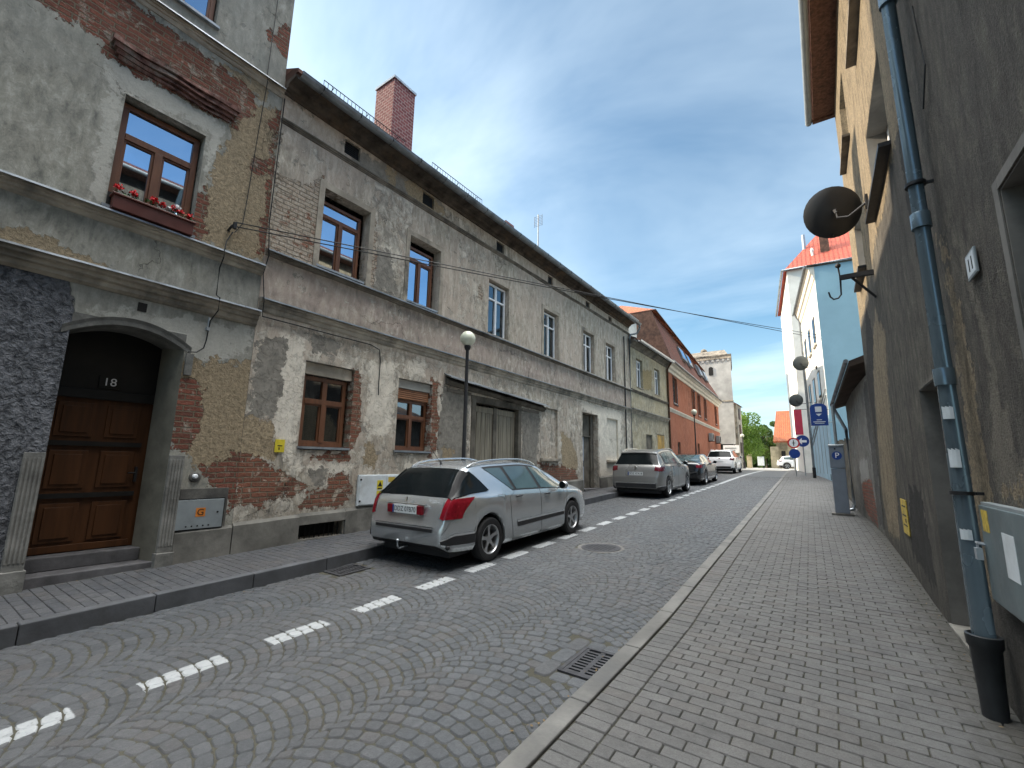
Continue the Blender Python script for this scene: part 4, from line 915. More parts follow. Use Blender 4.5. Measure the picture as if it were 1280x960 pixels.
m=MB(FG);m.tube([(-.05,.4,Ht),(8.7,.4,Ht)],.07,8);m.tube([(8.3,.4,Ht),(8.3,.1,Ht-.6),(8.3,.08,1.2)],.06,8);m.build('gutter',MAT['gutter'],G)
m=MB(FG);m.prof(-.1,8.7,[(.36,Ht+.01),(-4.5,Ht+.25),(-9.2,Ht+.01)]);m.build('roof',MAT['gutter'],G)
m=MB(fb);m.prof(-.3,9.2,[(.06,Ht-.05),(.06,Ht+.08),(-.2,Ht+.08),(-.2,Ht-.05)],.0);m.build('verge',MAT['wood_greydk'],G)
for k,(u,z0,z1) in enumerate(((1.8,5.4,6.9),(4.2,5.4,6.9),(6.6,5.4,6.9),(1.8,8.4,9.9),(4.2,8.4,9.9),(6.6,8.4,9.9))):
    m=MB(FG);m.box(u,u+1.0,.0,.03,z0,z1);wn=m.build('window',MAT['wood_greydk'],G)
    m=MB(FG);m.box(u+.08,u+.92,.03,.035,z0+.08,z1-.08);m.build('pane',MAT['glass_dark'],wn)
    m=MB(FG);m.box(u-.12,u+1.12,.0,.12,z0-.12,z0-.02);m.build('sill',MAT['cream_trim'],wn)
for u in(.9,2.4,3.9,5.4,6.9):
    m=MB(FG);m.box(u,u+.03,.03,.045,1.4,4.1);m.build('cover_batten',MAT['galv'],G)
m=MB(fb)
m.lathe((2.0,.0,7.7),[(.0001,0),(.06,.0),(.06,.05),(.0001,.05)],10,'y');m.build('wall_vent',MAT['pvc'],G)
m=MB(FG);m.tube([(-.02,.05,5.6),(2.6,.55,3.2)],.03,6);m.tube([(-.02,.05,5.3),(2.6,.55,2.9)],.03,6);m.parts('brace',MAT['galv'],G)
# farther white house with red roof
K=thing('white_house','tall white house with a bright red tiled roof rising behind the blue house','house',(-1.7,40,gz(40)))
m=MB();m.add([(-1.78,40,.8),(9,40.6,.8),(9,52,.8),(-3.2,52,.8),(-1.78,40,17.2),(9,40.6,17.2),(9,52,17.2),(-3.2,52,17.2)],[(0,1,5,4),(1,2,6,5),(2,3,7,6),(3,0,4,7)]);m.build('wall',MAT['white_wall'],K)
m=MB();m.add([(-2.0,39.8,17.1),(9.3,40.3,17.1),(9.3,52.2,17.1),(-3.5,52.2,17.1),(.6,44.8,21.9),(8,45.2,21.9),(8,47,21.9),(.3,47.4,21.9)],[(0,1,5,4),(1,2,6,5),(2,3,7,6),(3,0,4,7),(4,5,6,7),(0,1,2,3)]);rf=m.build('roof',MAT['tiles_far'],K)
m=MB();m.tube([(-2.1,39.7,17.1),(9.3,40.2,17.1)],.08,6);m.tube([(-2.1,39.7,17.1),(-3.6,52,17.1)],.08,6);m.build('gutter',MAT['gutter'],K)
m=MB();m.box(.55,1.15,41.6,42.2,18,20.6);m.build('chimney',MAT['dkbrick'],rf)
m=MB();m.tube([(-.52,42.6,18.6),(-.52,42.6,21.0)],.13,8);m.build('flue_pipe',MAT['pipe_pale'],rf)
m=MB();m.tube([(0.0,41.4,17.8),(0,41.4,18.9)],.09,8);m.lathe((0,41.4,18.9),[(.12,0),(.12,.15),(.02,.3)],10);m.build('roof_vent',MAT['white_wall'],rf)
dish('satellite_dish','grey satellite dish high on the white street front, beside the tall metal pole',(-1.03,29.3,7.45),.40,(-.36,29.7,7.2),(-.3,.93,.25),gdish)
dish('satellite_dish','smallest grey satellite dish, low on the white front above the red banner',(-1.62,33.5,5.9),.40,(-.80,33.6,5.75),(-.3,.93,.25),gdish)
# tall pole
t=thing('metal_pole','tall slim grey metal pole standing on the pavement by the blue house','pole',(-.95,30.6,gz(30.6)))
m=MB();m.tube([(-.95,30.6,gz(30.6)-.1),(-.98,30.6,7.3)],.055,8);m.build('shaft',MAT['gutter'],t)
m=MB();m.tube([(-.95,30.6,gz(30.6)-.1),(-.95,30.6,gz(30.6)+.6)],.085,8);m.build('base_sleeve',MAT['iron'],t)
# traffic sign cluster
def round_sign(name,label,x,y,discs):
    zg=gz(y);t=thing(name,label,'traffic sign',(x,y,zg))
    m=MB();m.tube([(x,y,zg-.05),(x,y,discs[0][0]+.25)],.03,8);m.build('post',MAT['galv'],t)
    for z,r,m1,m2,kind in discs:
        p=MB();p.lathe((x,y-.04,z),[(.0001,-.01),(r,-.01),(r,.01),(.0001,.01)],22,'y');f=p.build('sign_plate',m1,t)
        if m2 is not None:
            p=MB();p.lathe((x,y-.052,z),[(.0001,-.004),(r*.74,-.004),(r*.74,.0),(.0001,.0)],22,'y');f2=p.build('sign_face',m2,f)
        if kind=='bar':
            p=MB();p.box(x-.025,x+.025,y-.062,y-.057,z-r*.5,z+r*.5);p.box(x-.09,x+.09,y-.061,y-.057,z-.02,z+.02);p.build('symbol',MAT['black'],f)
        if kind=='arrow':
            p=MB();q=y-.056;p.add([(x-r*.65,q,z-.02),(x-r*.1,q,z+.18),(x-r*.1,q,z+.05),(x+r*.6,q,z+.05),(x+r*.6,q,z-.09),(x-r*.1,q,z-.09),(x-r*.1,q,z-.22)],[(0,1,6),(2,3,4,5)]);p.build('symbol',MAT['white'],f)
    return t
round_sign('traffic_sign','post with white-and-red round sign above a plain blue disc, before the church',-1.95,33.0,[(3.2,.33,MAT['red'],MAT['white'],'bar'),(2.55,.30,MAT['blue_sign'],None,None)])
round_sign('traffic_sign','round blue sign with white arrow on a post beside the white house corner',-1.5,33.6,[(3.35,.36,MAT['blue_sign'],None,'arrow')])
t=thing('banner','narrow red banner hanging from the white house front','banner',(-1.7,36.2,4.1))
m=MB();m.box(-1.98,-1.52,36.19,36.21,3.9,5.6);m.build('cloth',simple('red_cloth',(.50,.05,.09),.8,0,.1,3),t)
m=MB();m.tube([(-2.0,36.2,5.62),(-1.2,36.3,5.62)],.02,6);m.build('banner_pole',MAT['iron'],t)

# ================================================================== PARKING METER + INFO SIGN
mx,my=.07,14.3;zg=gz(my)+.02
t=thing('parking_meter','grey pedestal parking meter with a white P on a blue disc','parking meter',(mx,my,zg))
m=MB();m.box(mx-.23,mx+.23,my-.16,my+.16,zg-.05,zg+.05);m.build('base_plate',MAT['plinth'],t,bevel=.01)
m=MB();m.box(mx-.15,mx+.15,my-.12,my+.12,zg+.05,zg+1.15);m.box(mx-.158,mx+.158,my-.13,my+.13,zg+1.155,zg+1.70);
bd=m.build('cabinet',simple('slate_blue_cabinet',(.16,.18,.215),.4,.3,.1,5,.02,.4),t,bevel=.015)
m=MB();m.prof(my-.14,my+.14,[(0,0)]*3) if 0 else None
m=MB();m.add([(mx-.165,my-.14,zg+1.70),(mx+.165,my-.14,zg+1.70),(mx+.165,my+.14,zg+1.70),(mx-.165,my+.14,zg+1.70),(mx-.165,my-.14,zg+1.73),(mx+.165,my-.14,zg+1.73),(mx+.165,my+.14,zg+1.77),(mx-.165,my+.14,zg+1.77)],[(0,1,2,3),(4,5,6,7),(0,1,5,4),(1,2,6,5),(2,3,7,6),(3,0,4,7)]);m.build('cap',MAT['gutter'],t)
m=MB();m.lathe((mx,my-.1305,zg+1.47),[(.0001,-.004),(.105,-.004),(.105,.0),(.0001,.0)],24,'y');ds=m.build('disc',MAT['blue_sign'],t)
text_obj('P',.19,face_matrix(Vector((mx+.005,my-.137,zg+1.47)),(1,0,0),(0,0,1)),MAT['white'],'letter',ds,.002)
m=MB();m.box(mx-.17,mx-.158,my-.08,my+.06,zg+.85,zg+1.0);m.lathe((mx-.03,my-.131,zg+1.64),[(.0001,-.004),(.022,-.004),(.022,.0),(.0001,.0)],10,'y');m.build('lock',MAT['black'],t)
sx,sy=.09,15.1;zs=gz(sy)
t=thing('information_sign','blue arched information sign on a grey post behind the parking meter','sign',(sx,sy,zs))
m=MB();m.tube([(sx,sy,zs-.05),(sx,sy,3.36)],.038,10);m.lathe((sx,sy,3.36),[(.043,0),(.043,.04),(.0001,.05)],10);m.build('post',MAT['galv'],t)
m=MB();pts=[];cx=-.235;W=.20;zb,zt=2.86,3.34
pts=[(cx-W,zb),(cx+W,zb)]+[(cx+W*math.cos(a),zt+.14*math.sin(a)) for a in np.linspace(0,math.pi,14)]
y0,y1=sy-.02,sy;n=len(pts);m.add([(x,y0,z) for x,z in pts]+[(x,y1,z) for x,z in pts],[tuple(range(n)),tuple(range(n,2*n))]+[(i,(i+1)%n,n+(i+1)%n,n+i) for i in range(n)]);pn=m.build('panel',MAT['blue_sign'],t)
m=MB();q=sy-.023;m.box(cx-.075,cx+.075,q,q+.002,3.24,3.39);m.add([(cx-.07,q,3.19),(cx+.07,q,3.19),(cx,q,3.12)],[(0,1,2)]);m.build('symbol',MAT['white_box'],pn)
m=MB();m.box(cx-.06,cx+.06,q,q+.002,3.01,3.028);m.box(cx-.14,cx+.14,q,q+.002,2.955,2.975);m.box(cx-.11,cx+.11,q,q+.002,2.915,2.93);m.build('text_lines',MAT['white_box'],pn)
m=MB();m.tube([(cx,sy+.01,3.3),(sx,sy+.01,3.3)],.012,6);m.tube([(cx,sy+.01,2.95),(sx,sy+.01,2.95)],.012,6);m.parts('bracket',MAT['galv'],t)

# ================================================================== LEFT SMALL THINGS
t=thing('electric_cupboard','white enamel electricity cupboard with two yellow warning triangles, on the wall behind the silver estate','electric cupboard',FL(5.9,.1,.85))
m=MB(FL);m.box(5.44,6.52,.0,.05,.84,1.42);m.build('casing',MAT['white_box'],t,bevel=.008)
m=MB(FL);m.box(5.46,6.08,.05,.065,.86,1.40);dr=m.build('door',MAT['white_box'],t,bevel=.004)
m=MB(FL);m.box(6.10,6.50,.05,.065,.86,1.40);dr2=m.build('door',MAT['white_box'],t,bevel=.004)
for zz in(1.16,.96):
    m=MB(FL);m.box(5.86,6.0,.065,.067,zz-.03,zz+.15);pl=m.build('warning_label',MAT['yellow'],dr)
    m=MB(FL);m.add([(5.875,.0685,zz+.03),(5.985,.0685,zz+.03),(5.93,.0685,zz+.13)],[(0,1,2)]);m.box(5.88,5.98,.067,.0685,zz-.02,zz+.005);m.build('warning_symbol',MAT['black'],pl)
m=MB(FL);m.box(6.13,6.3,.065,.067,1.27,1.37);m.build('label',MAT['yellow_dirty'],dr2)
m=MB(FL)
for i in range(7): m.tube([(6.16+random.uniform(0,.2),.068,1.05+random.uniform(-.08,.12)) for _ in range(3)],.006,4)
m.build('scribble',MAT['cable'],dr2)
m=MB(FL);m.lathe((6.44,.066,1.25),[(.0001,0),(.02,0),(.02,.008),(.0001,.008)],8,'y');m.lathe((5.48,.066,1.33),[(.0001,0),(.02,0),(.02,.008),(.0001,.008)],8,'y');m.lathe((5.48,.066,.93),[(.0001,0),(.02,0),(.02,.008),(.0001,.008)],8,'y');m.parts('hinge',MAT['black'],t)
t=thing('gas_marker_plate','small bright yellow plate on the flaking wall left of the ground-floor window','marker plate',FL(3.88,.01,1.9))
m=MB(FL);m.box(3.80,3.96,.012,.024,1.80,2.01);p=m.build('plate',MAT['yellow'],t,bevel=.003)
m=MB(FL);m.box(3.84,3.92,.024,.026,1.9,1.915);m.box(3.86,3.88,.024,.026,1.84,1.88);m.build('mark',MAT['black'],p)
t=thing('tv_antenna','small slatted television aerial on a mast above the long roof','aerial',(-9,14.3,10.4))
m=MB();m.tube([(-9,14.3,9.8),(-9,14.3,11.7)],.018,6);m.build('mast',MAT['antenna'],t)
m=MB();
for k in range(7): m.tube([(-9.2,14.3,11.2+k*.07),(-8.8,14.3,11.2+k*.07)],.007,4)
m.tube([(-9.18,14.3,11.18),(-9.18,14.3,11.65)],.009,4);m.tube([(-8.82,14.3,11.18),(-8.82,14.3,11.65)],.009,4);m.build('grid',MAT['antenna'],t)

def lamp(label,x,y,zc,r=.17):
    zg=gz(y)+.17;t=thing('street_lamp',label,'street lamp',(x,y,zg),'globe street lamps')
    m=MB();m.lathe((x,y,zg),[(.0001,-.05),(.13,-.05),(.13,.03),(.10,.06),(.095,.45),(.105,.48),(.10,.52),(.075,.58),(.07,.95),(.085,.98),(.085,1.02),(.055,1.07),(.048,1.25),(.055,1.28),(.042,1.33),(.036,zc-zg-r-.10),(.05,zc-zg-r-.09),(.075,zc-zg-r-.03),(.07,zc-zg-r+.01),(.0001,zc-zg-r+.01)],16)
    m.build('post',MAT['iron'],t)
    m=MB();m.sphere((x,y,zc),r,24,14);m.build('globe',MAT['globe'],t);return t
lamp('black post lamp with cream globe behind the silver estate, nearest the gate',-6.42,7.3,4.40)
lamp('black post lamp with cream globe in front of the orange building',-6.80,29.0,4.97)
lamp('farthest black globe lamp, standing before the green trees',-6.9,47.5,4.6)

# overhead and surface cables
t=thing('overhead_cable','pair of thin black wires crossing the street from the left houses to the right','cable',(-7.3,2.75,5.25))
def cat(p,q,sag,n=24): 
    P,Q_=Vector(p),Vector(q);return [tuple(P.lerp(Q_,i/n)-Vector((0,0,sag*4*(i/n)*(1-i/n)))) for i in range(n+1)]
W1=(-7.33,2.76,5.26);W2=(.45,14.5,4.75)
for k,(dz,sg) in enumerate(((0,.03),(.07,-.02))):
    m=MB();m.tube(cat((W1[0],W1[1],W1[2]+dz),(-.0,20.5,6.75-dz*2),.05+sg,40),.010,5);m.build('wire',MAT['cable'],t)
m=MB();m.tube([(-7.46,2.72,5.2),(-7.36,2.72,5.24),(-7.33,2.76,5.3)],.02,6);m.lathe((-7.33,2.76,5.22),[(.0001,0),(.03,0),(.03,.1),(.0001,.1)],8);m.build('insulator',MAT['iron'],t)
t=thing('surface_cable','thin black cable clipped down the tall townhouse past its cornices to the door arch','cable',FL(2.7,.02,4))
m=MB(FL);m.tube([(2.78,.02,5.2),(2.68,.1,4.98),(2.66,.14,4.85),(2.66,.14,4.7),(2.66,.04,4.55),(2.67,.03,4.12),(2.67,.17,4.05),(2.67,.17,3.85),(2.63,.05,3.7),(2.62,.03,3.4),(2.6,.03,3.28),(2.52,.03,3.2),(2.40,.09,3.17)],.009,6);m.build('cable',MAT['cable'],t)
m=MB(FL);m.tube([(2.62,.03,3.75),(2.62,.03,3.58)],.014,6);m.box(2.6,2.64,.0,.05,3.55,3.6);m.build('clip',MAT['pipe_pale'],t)
t=thing('surface_cable','thin black cable under the lower cornice of the long house, beside its first window','cable',FL(5,.05,4))
m=MB(FL);m.tube([(3.31,.03,8),(3.30,.03,5.6),(3.31,.13,5.0),(3.30,.03,4.7),(3.31,.15,4.2),(3.36,.04,3.98),(5.5,.035,3.99),(5.72,.035,3.93),(5.76,.03,3.7),(5.76,.03,3.25),(5.77,.03,3.0)],.010,6);m.build('cable',MAT['cable'],t)
t=thing('surface_cable','thin black cable hanging down the joint between the two houses and the brick by it','cable',FL(3,.05,6))
m=MB(FL);m.tube([(3.0,.03,10.4),(2.98,.03,8.2),(2.97,.1,8.05),(2.96,.03,7.2),(2.93,.03,6.2),(2.9,.03,5.4),(2.8,.03,5.2)],.007,5);m.build('cable',MAT['cable'],t)

# ================================================================== TOWER, FAR BUILDINGS
T=thing('tower','square pale rendered tower with arched window and toothed frieze behind the orange building','tower',(-9.3,48.5,1.5))
def tq(m,a,b,c0,z0,z1,o=0):
    m.add([(-14.2-o,48-o,z0),(-7.55+o,48-o,z0),(-8.62+o,54.6+o,z0),(-15.2-o,54.6+o,z0),(-14.2-o,48-o,z1),(-7.55+o,48-o,z1),(-8.62+o,54.6+o,z1),(-15.2-o,54.6+o,z1)],[(0,3,2,1),(4,5,6,7),(0,1,5,4),(1,2,6,5),(2,3,7,6),(3,0,4,7)]);return m
tq(MB(),0,0,0,3.85,12.75).build('wall',MAT['tower_wall'],T)
m=tq(MB(),0,0,0,1.3,3.85,-.3);m.build('undercroft',MAT['dark_wood'],T)
m=tq(tq(MB(),0,0,0,8.0,8.12,.05),0,0,0,12.35,12.6,.1);m.parts('string_course',MAT['moulding'],T)
m=MB()
for k in range(14): m.box(-14.1+k*.48,-13.88+k*.48,47.93,48.0,12.12,12.35)
m.parts('frieze_tooth',MAT['tower_wall'],T)
m=tq(MB(),0,0,0,12.6,12.75,.13);m.add([(-14.2,48.1,12.75),(-7.75,48.1,12.75),(-8.7,54.4,12.75),(-15,54.4,12.75),(-14.2,49.5,13.6),(-8.3,49.5,13.6),(-8.9,53.0,13.6),(-14.8,53.0,13.6)],[(0,1,5,4),(1,2,6,5),(2,3,7,6),(3,0,4,7),(4,5,6,7)]);m.build('roof',MAT['moulding_dk'],T)
m=MB();m.sphere((-10.4,50.0,13.7),.35,12,8);m.build('finial',MAT['moulding_dk'],T)
m=MB();pts=[(-9.62,10.75),(-9.2,10.75)]+[(-9.41+.21*math.cos(a),11.4+.21*math.sin(a)) for a in np.linspace(0,math.pi,9)]
n=len(pts);m.add([(x,47.95,z) for x,z in pts]+[(x,48.1,z) for x,z in pts],[tuple(range(n)),tuple(range(n,2*n))]+[(i,(i+1)%n,n+(i+1)%n,n+i) for i in range(n)]);m.build('window',MAT['black'],T)
t=thing('shop_sign','white rectangular sign board with grey lettering lines under the tower','sign',(-8.0,47.2,3.2))
m=MB();m.box(-8.65,-7.25,47.6,47.7,3.0,3.72);s=m.build('board',MAT['white'],t)
m=MB();m.box(-8.5,-7.5,47.585,47.6,3.4,3.48);m.box(-8.4,-7.6,47.585,47.6,3.2,3.27);m.build('lettering',MAT['galv'],s)
t=thing('corner_building','narrow dark-roofed building stepping down behind the tower toward the trees','building',(-8,57,1.5))
m=MB();m.box(-13,-8.45,55.5,58.6,1.3,8.6);m.build('wall',MAT['moulding'],t)
m=MB();m.prof(-13.2,-8.0,[(0,0)]*3) if 0 else None
m=MB();m.add([(-13.3,55.3,8.6),(-8.25,55.3,8.6),(-8.25,58.8,8.6),(-13.3,58.8,8.6),(-10.7,56.3,10.2),(-10.7,57.8,10.2)],[(0,1,4),(1,2,5,4),(2,3,5),(3,0,4,5),(0,1,2,3)]);m.build('roof',MAT['tiles_dk'],t)
m=MB();
for z in(3.2,5.2,7.0): m.box(-8.46,-8.4,56.5,57.4,z,z+1.2)
m.parts('window',MAT['wood_black'],t)
# church-like building with tall orange roof
t=thing('church','stone building with a steep orange tiled roof at the end of the street','church',(-4.5,76,1.5))
m=MB();m.add([(-6.6,75,1.3),(4,75,1.3),(4,86,1.3),(-6.6,86,1.3),(-6.6,75,5.6),(4,75,5.6),(4,86,5.6),(-6.6,86,5.6)],[(0,1,5,4),(1,2,6,5),(2,3,7,6),(3,0,4,7)]);m.add([(-6.55,75,5.6),(-6.55,86,5.6),(-6.55,80.5,10.2)],[(0,1,2)]);m.build('wall',MAT['stone_church'],t)
m=MB();m.add([(-6.9,74.6,5.4),(4.3,74.6,5.4),(4.3,80.5,10.3),(-6.7,80.5,10.3),(-6.9,86.4,5.4),(4.3,86.4,5.4),(-6.9,74.6,5.2),(4.3,74.6,5.2),(-6.9,86.4,5.2),(4.3,86.4,5.2)],[(0,1,2,3),(3,2,5,4),(6,7,9,8),(0,1,7,6),(4,5,9,8)]);m.build('roof',MAT['tiles_orange'],t)
m=MB();m.box(-7.3,-6.3,74.2,75.4,1.3,4.6);m.box(-5.2,-4.6,74.6,75.2,1.3,4.9);m.parts('buttress',MAT['stone_church'],t)
m=MB();m.box(-3.8,-2.6,74.9,75.05,1.4,3.6);m.box(-6.0,-5.5,74.9,75.05,2.6,4.0);m.parts('window',MAT['wood_black'],t)
t=thing('notice_board','small white notice board on posts left of the church','notice board',(-8.1,70,1.5))
m=MB();m.box(-8.5,-7.7,69.95,70.05,1.9,3.1);m.build('board',MAT['white_box'],t)
m=MB();m.tube([(-8.4,70.1,1.4),(-8.4,70.1,3.1)],.05,6);m.tube([(-7.8,70.1,1.4),(-7.8,70.1,3.1)],.05,6);m.parts('post',MAT['iron'],t)
t=thing('stone_pillar','squat pale stone gate pillar in the sun left of the church','pillar',(-9.6,71,1.5))
m=MB();m.box(-9.9,-9.3,70.7,71.3,1.4,3.3);m.build('shaft',MAT['stone_church'],t,bevel=.03)
m=MB();m.box(-10,-9.2,70.6,71.4,3.3,3.45);m.build('cap',MAT['stone_church'],t,bevel=.03)

# ------------------------------------------------------------------ trees
def leafmat(name,c1,c2):
    t=NT(name);P=t.pos();oi=t.n('ShaderNodeAttribute',attribute_name='lr').outputs['Fac']
    c=t.mix(oi,c1,c2);t.fin(c,.6,0,None,.2);tr=t.n('ShaderNodeBsdfTranslucent');t.l(c,tr.inputs[0]);mx=t.n('ShaderNodeMixShader');mx.inputs[0].default_value=.35
    t.l(t.b.outputs[0],mx.inputs[1]);t.l(tr.outputs[0],mx.inputs[2]);t.l(mx.outputs[0],t.out.inputs[0]);return t.m
LM=[leafmat('leaf_green',(.07,.13,.022),(.17,.27,.045)),leafmat('leaf_dark',(.045,.085,.022),(.09,.15,.035))]
def tree(label,x,y,h,w,kind=0,seed=1,n=5200,zg=1.5,leaf=.16):
    rs=np.random.default_rng(seed);t=thing('tree',label,'tree',(x,y,zg),'trees at the end of the street')
    m=MB();m.tube([(x,y,zg-.2),(x+.1,y,zg+h*.25),(x,y,zg+h*.5),(x-.1,y,zg+h*.8)],.22*h/8,8,True,.05)
    for k in range(7):
        a=rs.uniform(0,6.28);z0=zg+h*rs.uniform(.25,.55);m.tube([(x,y,z0),(x+w*.3*math.cos(a),y+w*.3*math.sin(a),z0+h*.18),(x+w*.42*math.cos(a),y+w*.42*math.sin(a),z0+h*.3)],.09*h/8,6,True,.02)
    m.build('trunk',MAT['wood_greydk'],t)
    nc=26;cs=[]
    for k in range(nc):
        a=rs.uniform(0,6.28);rr=math.sqrt(rs.uniform(0,1))*w*.42;zz=rs.uniform(.22,.92);rr*=math.sin(math.pi*min(1,max(.15,zz)))**.5
        cs.append((x+rr*math.cos(a),y+rr*math.sin(a),zg+h*zz,rs.uniform(.10,.2)*w,rs.uniform(0,1)))
    ids=rs.integers(0,nc,n);d=rs.normal(size=(n,3));d/=np.linalg.norm(d,axis=1)[:,None];r=rs.uniform(.45,1.08,n)**.5
    C=np.array([c[:3] for c in cs])[ids]+d*(np.array([c[3] for c in cs])[ids]*r)[:,None]*np.array([1,1,.75])
    a=rs.normal(size=(n,3));a/=np.linalg.norm(a,axis=1)[:,None];b=np.cross(a,rs.normal(size=(n,3)));b/=np.linalg.norm(b,axis=1)[:,None]
    s=leaf*rs.uniform(.6,1.3,n)[:,None];V=np.stack([C-a*s,C+b*s*.6,C+a*s,C-b*s*.6],1).reshape(-1,3)-np.array([x,y,zg])
    me=bpy.data.meshes.new('crown');me.from_pydata(V.tolist(),[],[(4*i,4*i+1,4*i+2,4*i+3) for i in range(n)])
    at=me.attributes.new('lr','FLOAT','POINT');at.data.foreach_set('value',np.repeat(np.clip(np.array([c[4] for c in cs])[ids]*.6+rs.uniform(0,.4,n),0,1),4))
    me.materials.append(LM[kind]);o=bpy.data.objects.new('crown',me);COL.objects.link(o);o.parent=t
tree('bright green rounded tree between the tower and the church, the largest one',-10.2,66,7.9,7.4,0,1,12000,leaf=.13)
tree('dark tree with narrow crown just right of the tower',-13.2,73,8.6,5.0,1,2,6000)
tree('low dark tree in shade behind the church corner',-9.0,84,7.2,5.5,1,3,6000)
tree('slim dark tree beyond the notice board',-7.6,92,8.8,3.6,1,4,4000)
tree('tall faint tree farthest left behind the tower',-17.5,90,9.5,8,1,5,7000)
tree('shrubby green tree on the far side of the square',-13.8,96,7.5,7,0,6,6000)
# low hedge so the horizon is closed
rs=np.random.default_rng(9);n=9000
C=np.stack([rs.uniform(-60,40,n),rs.uniform(108,114,n),rs.uniform(1.4,6.0,n)*(.8+.2*np.sin(rs.uniform(0,60,n)))],1)
a=rs.normal(size=(n,3))*.35;b=rs.normal(size=(n,3))*.35
V=np.stack([C-a,C+b,C+a,C-b],1).reshape(-1,3);me=bpy.data.meshes.new('wood');me.from_pydata(V.tolist(),[],[(4*i,4*i+1,4*i+2,4*i+3) for i in range(n)])
at=me.attributes.new('lr','FLOAT','POINT');at.data.foreach_set('value',np.repeat(rs.uniform(0,1,n),4));me.materials.append(LM[1]);o=bpy.data.objects.new('far_wood',me);COL.objects.link(o)
tag(o,'dark belt of far-off trees closing the end of the street','wood',None,'stuff')
# ================================================================== GROUND, ROAD, PAVEMENTS
def stone_mesh(name,Q,tops,mat,zf,kind,gap=.006,bev=.012,depth=.022,crown=.002,cut=.16,attrs=None):
    """Q (N,4,2) corners ccw -> rounded sett geometry resting in the bed"""
    N=len(Q);c=Q.mean(1,keepdims=True)
    def inset(P,d):
        e1=np.roll(P,-1,1)-P;e2=np.roll(P,1,1)-P;l1=np.maximum(np.linalg.norm(e1,axis=2,keepdims=True),1e-4);l2=np.maximum(np.linalg.norm(e2,axis=2,keepdims=True),1e-4)
        return P+e1*np.minimum(d/l1,.35)+e2*np.minimum(d/l2,.35)
    A=inset(Q,gap);B_=inset(Q,gap+bev)
    def oct_(P):
        nx=np.roll(P,-1,1);pv=np.roll(P,1,1)
        a=P+(pv-P)*cut;b=P+(nx-P)*cut
        a=a+(c-P)*.0;return np.stack([a,b],2).reshape(len(P),8,2)
    O,T=oct_(A),oct_(B_)
    zO=np.array([zf(y) for y in O[:,:,1].ravel()]).reshape(N,8);zT=np.array([zf(y) for y in T[:,:,1].ravel()]).reshape(N,8)
    t=tops[:,None]
    tilt=RNG.normal(0,.012,(N,2));dv=((T-c)*tilt[:,None,:]).sum(2)
    V=np.zeros((N,16,3));V[:,:8,:2]=O;V[:,:8,2]=zO-depth;V[:,8:,:2]=T;V[:,8:,2]=zT+t+dv
    me=bpy.data.meshes.new(name);V=V.reshape(-1,3)
    base=(np.arange(N)*16)[:,None,None]
    k=np.arange(8);q=np.stack([k,(k+1)%8,8+(k+1)%8,8+k],1)[None]
    quads=(base+q).reshape(-1,4);octs=(np.arange(N)*16)[:,None]+np.arange(8,16)[None]
    me.vertices.add(len(V));me.vertices.foreach_set('co',V.ravel())
    loops=np.concatenate([quads.ravel(),octs.ravel()]);me.loops.add(len(loops));me.loops.foreach_set('vertex_index',loops)
    st=np.concatenate([np.arange(len(quads))*4,len(quads)*4+np.arange(N)*8]);tot=np.concatenate([np.full(len(quads),4),np.full(N,8)])
    me.polygons.add(len(st));me.polygons.foreach_set('loop_start',st);me.polygons.foreach_set('loop_total',tot)
    me.polygons.foreach_set('use_smooth',np.concatenate([np.ones(len(quads),bool),np.zeros(N,bool)]))
    me.update();me.validate()
    rv=np.repeat(RNG.uniform(0,1,N),16);at=me.attributes.new('rnd','FLOAT','POINT');at.data.foreach_set('value',rv)
    rv=np.repeat(RNG.uniform(0,1,N),16);at=me.attributes.new('rnd2','FLOAT','POINT');at.data.foreach_set('value',rv)
    me.materials.append(mat);o=bpy.data.objects.new(name,me);COL.objects.link(o);tag(o,kind=kind);return o

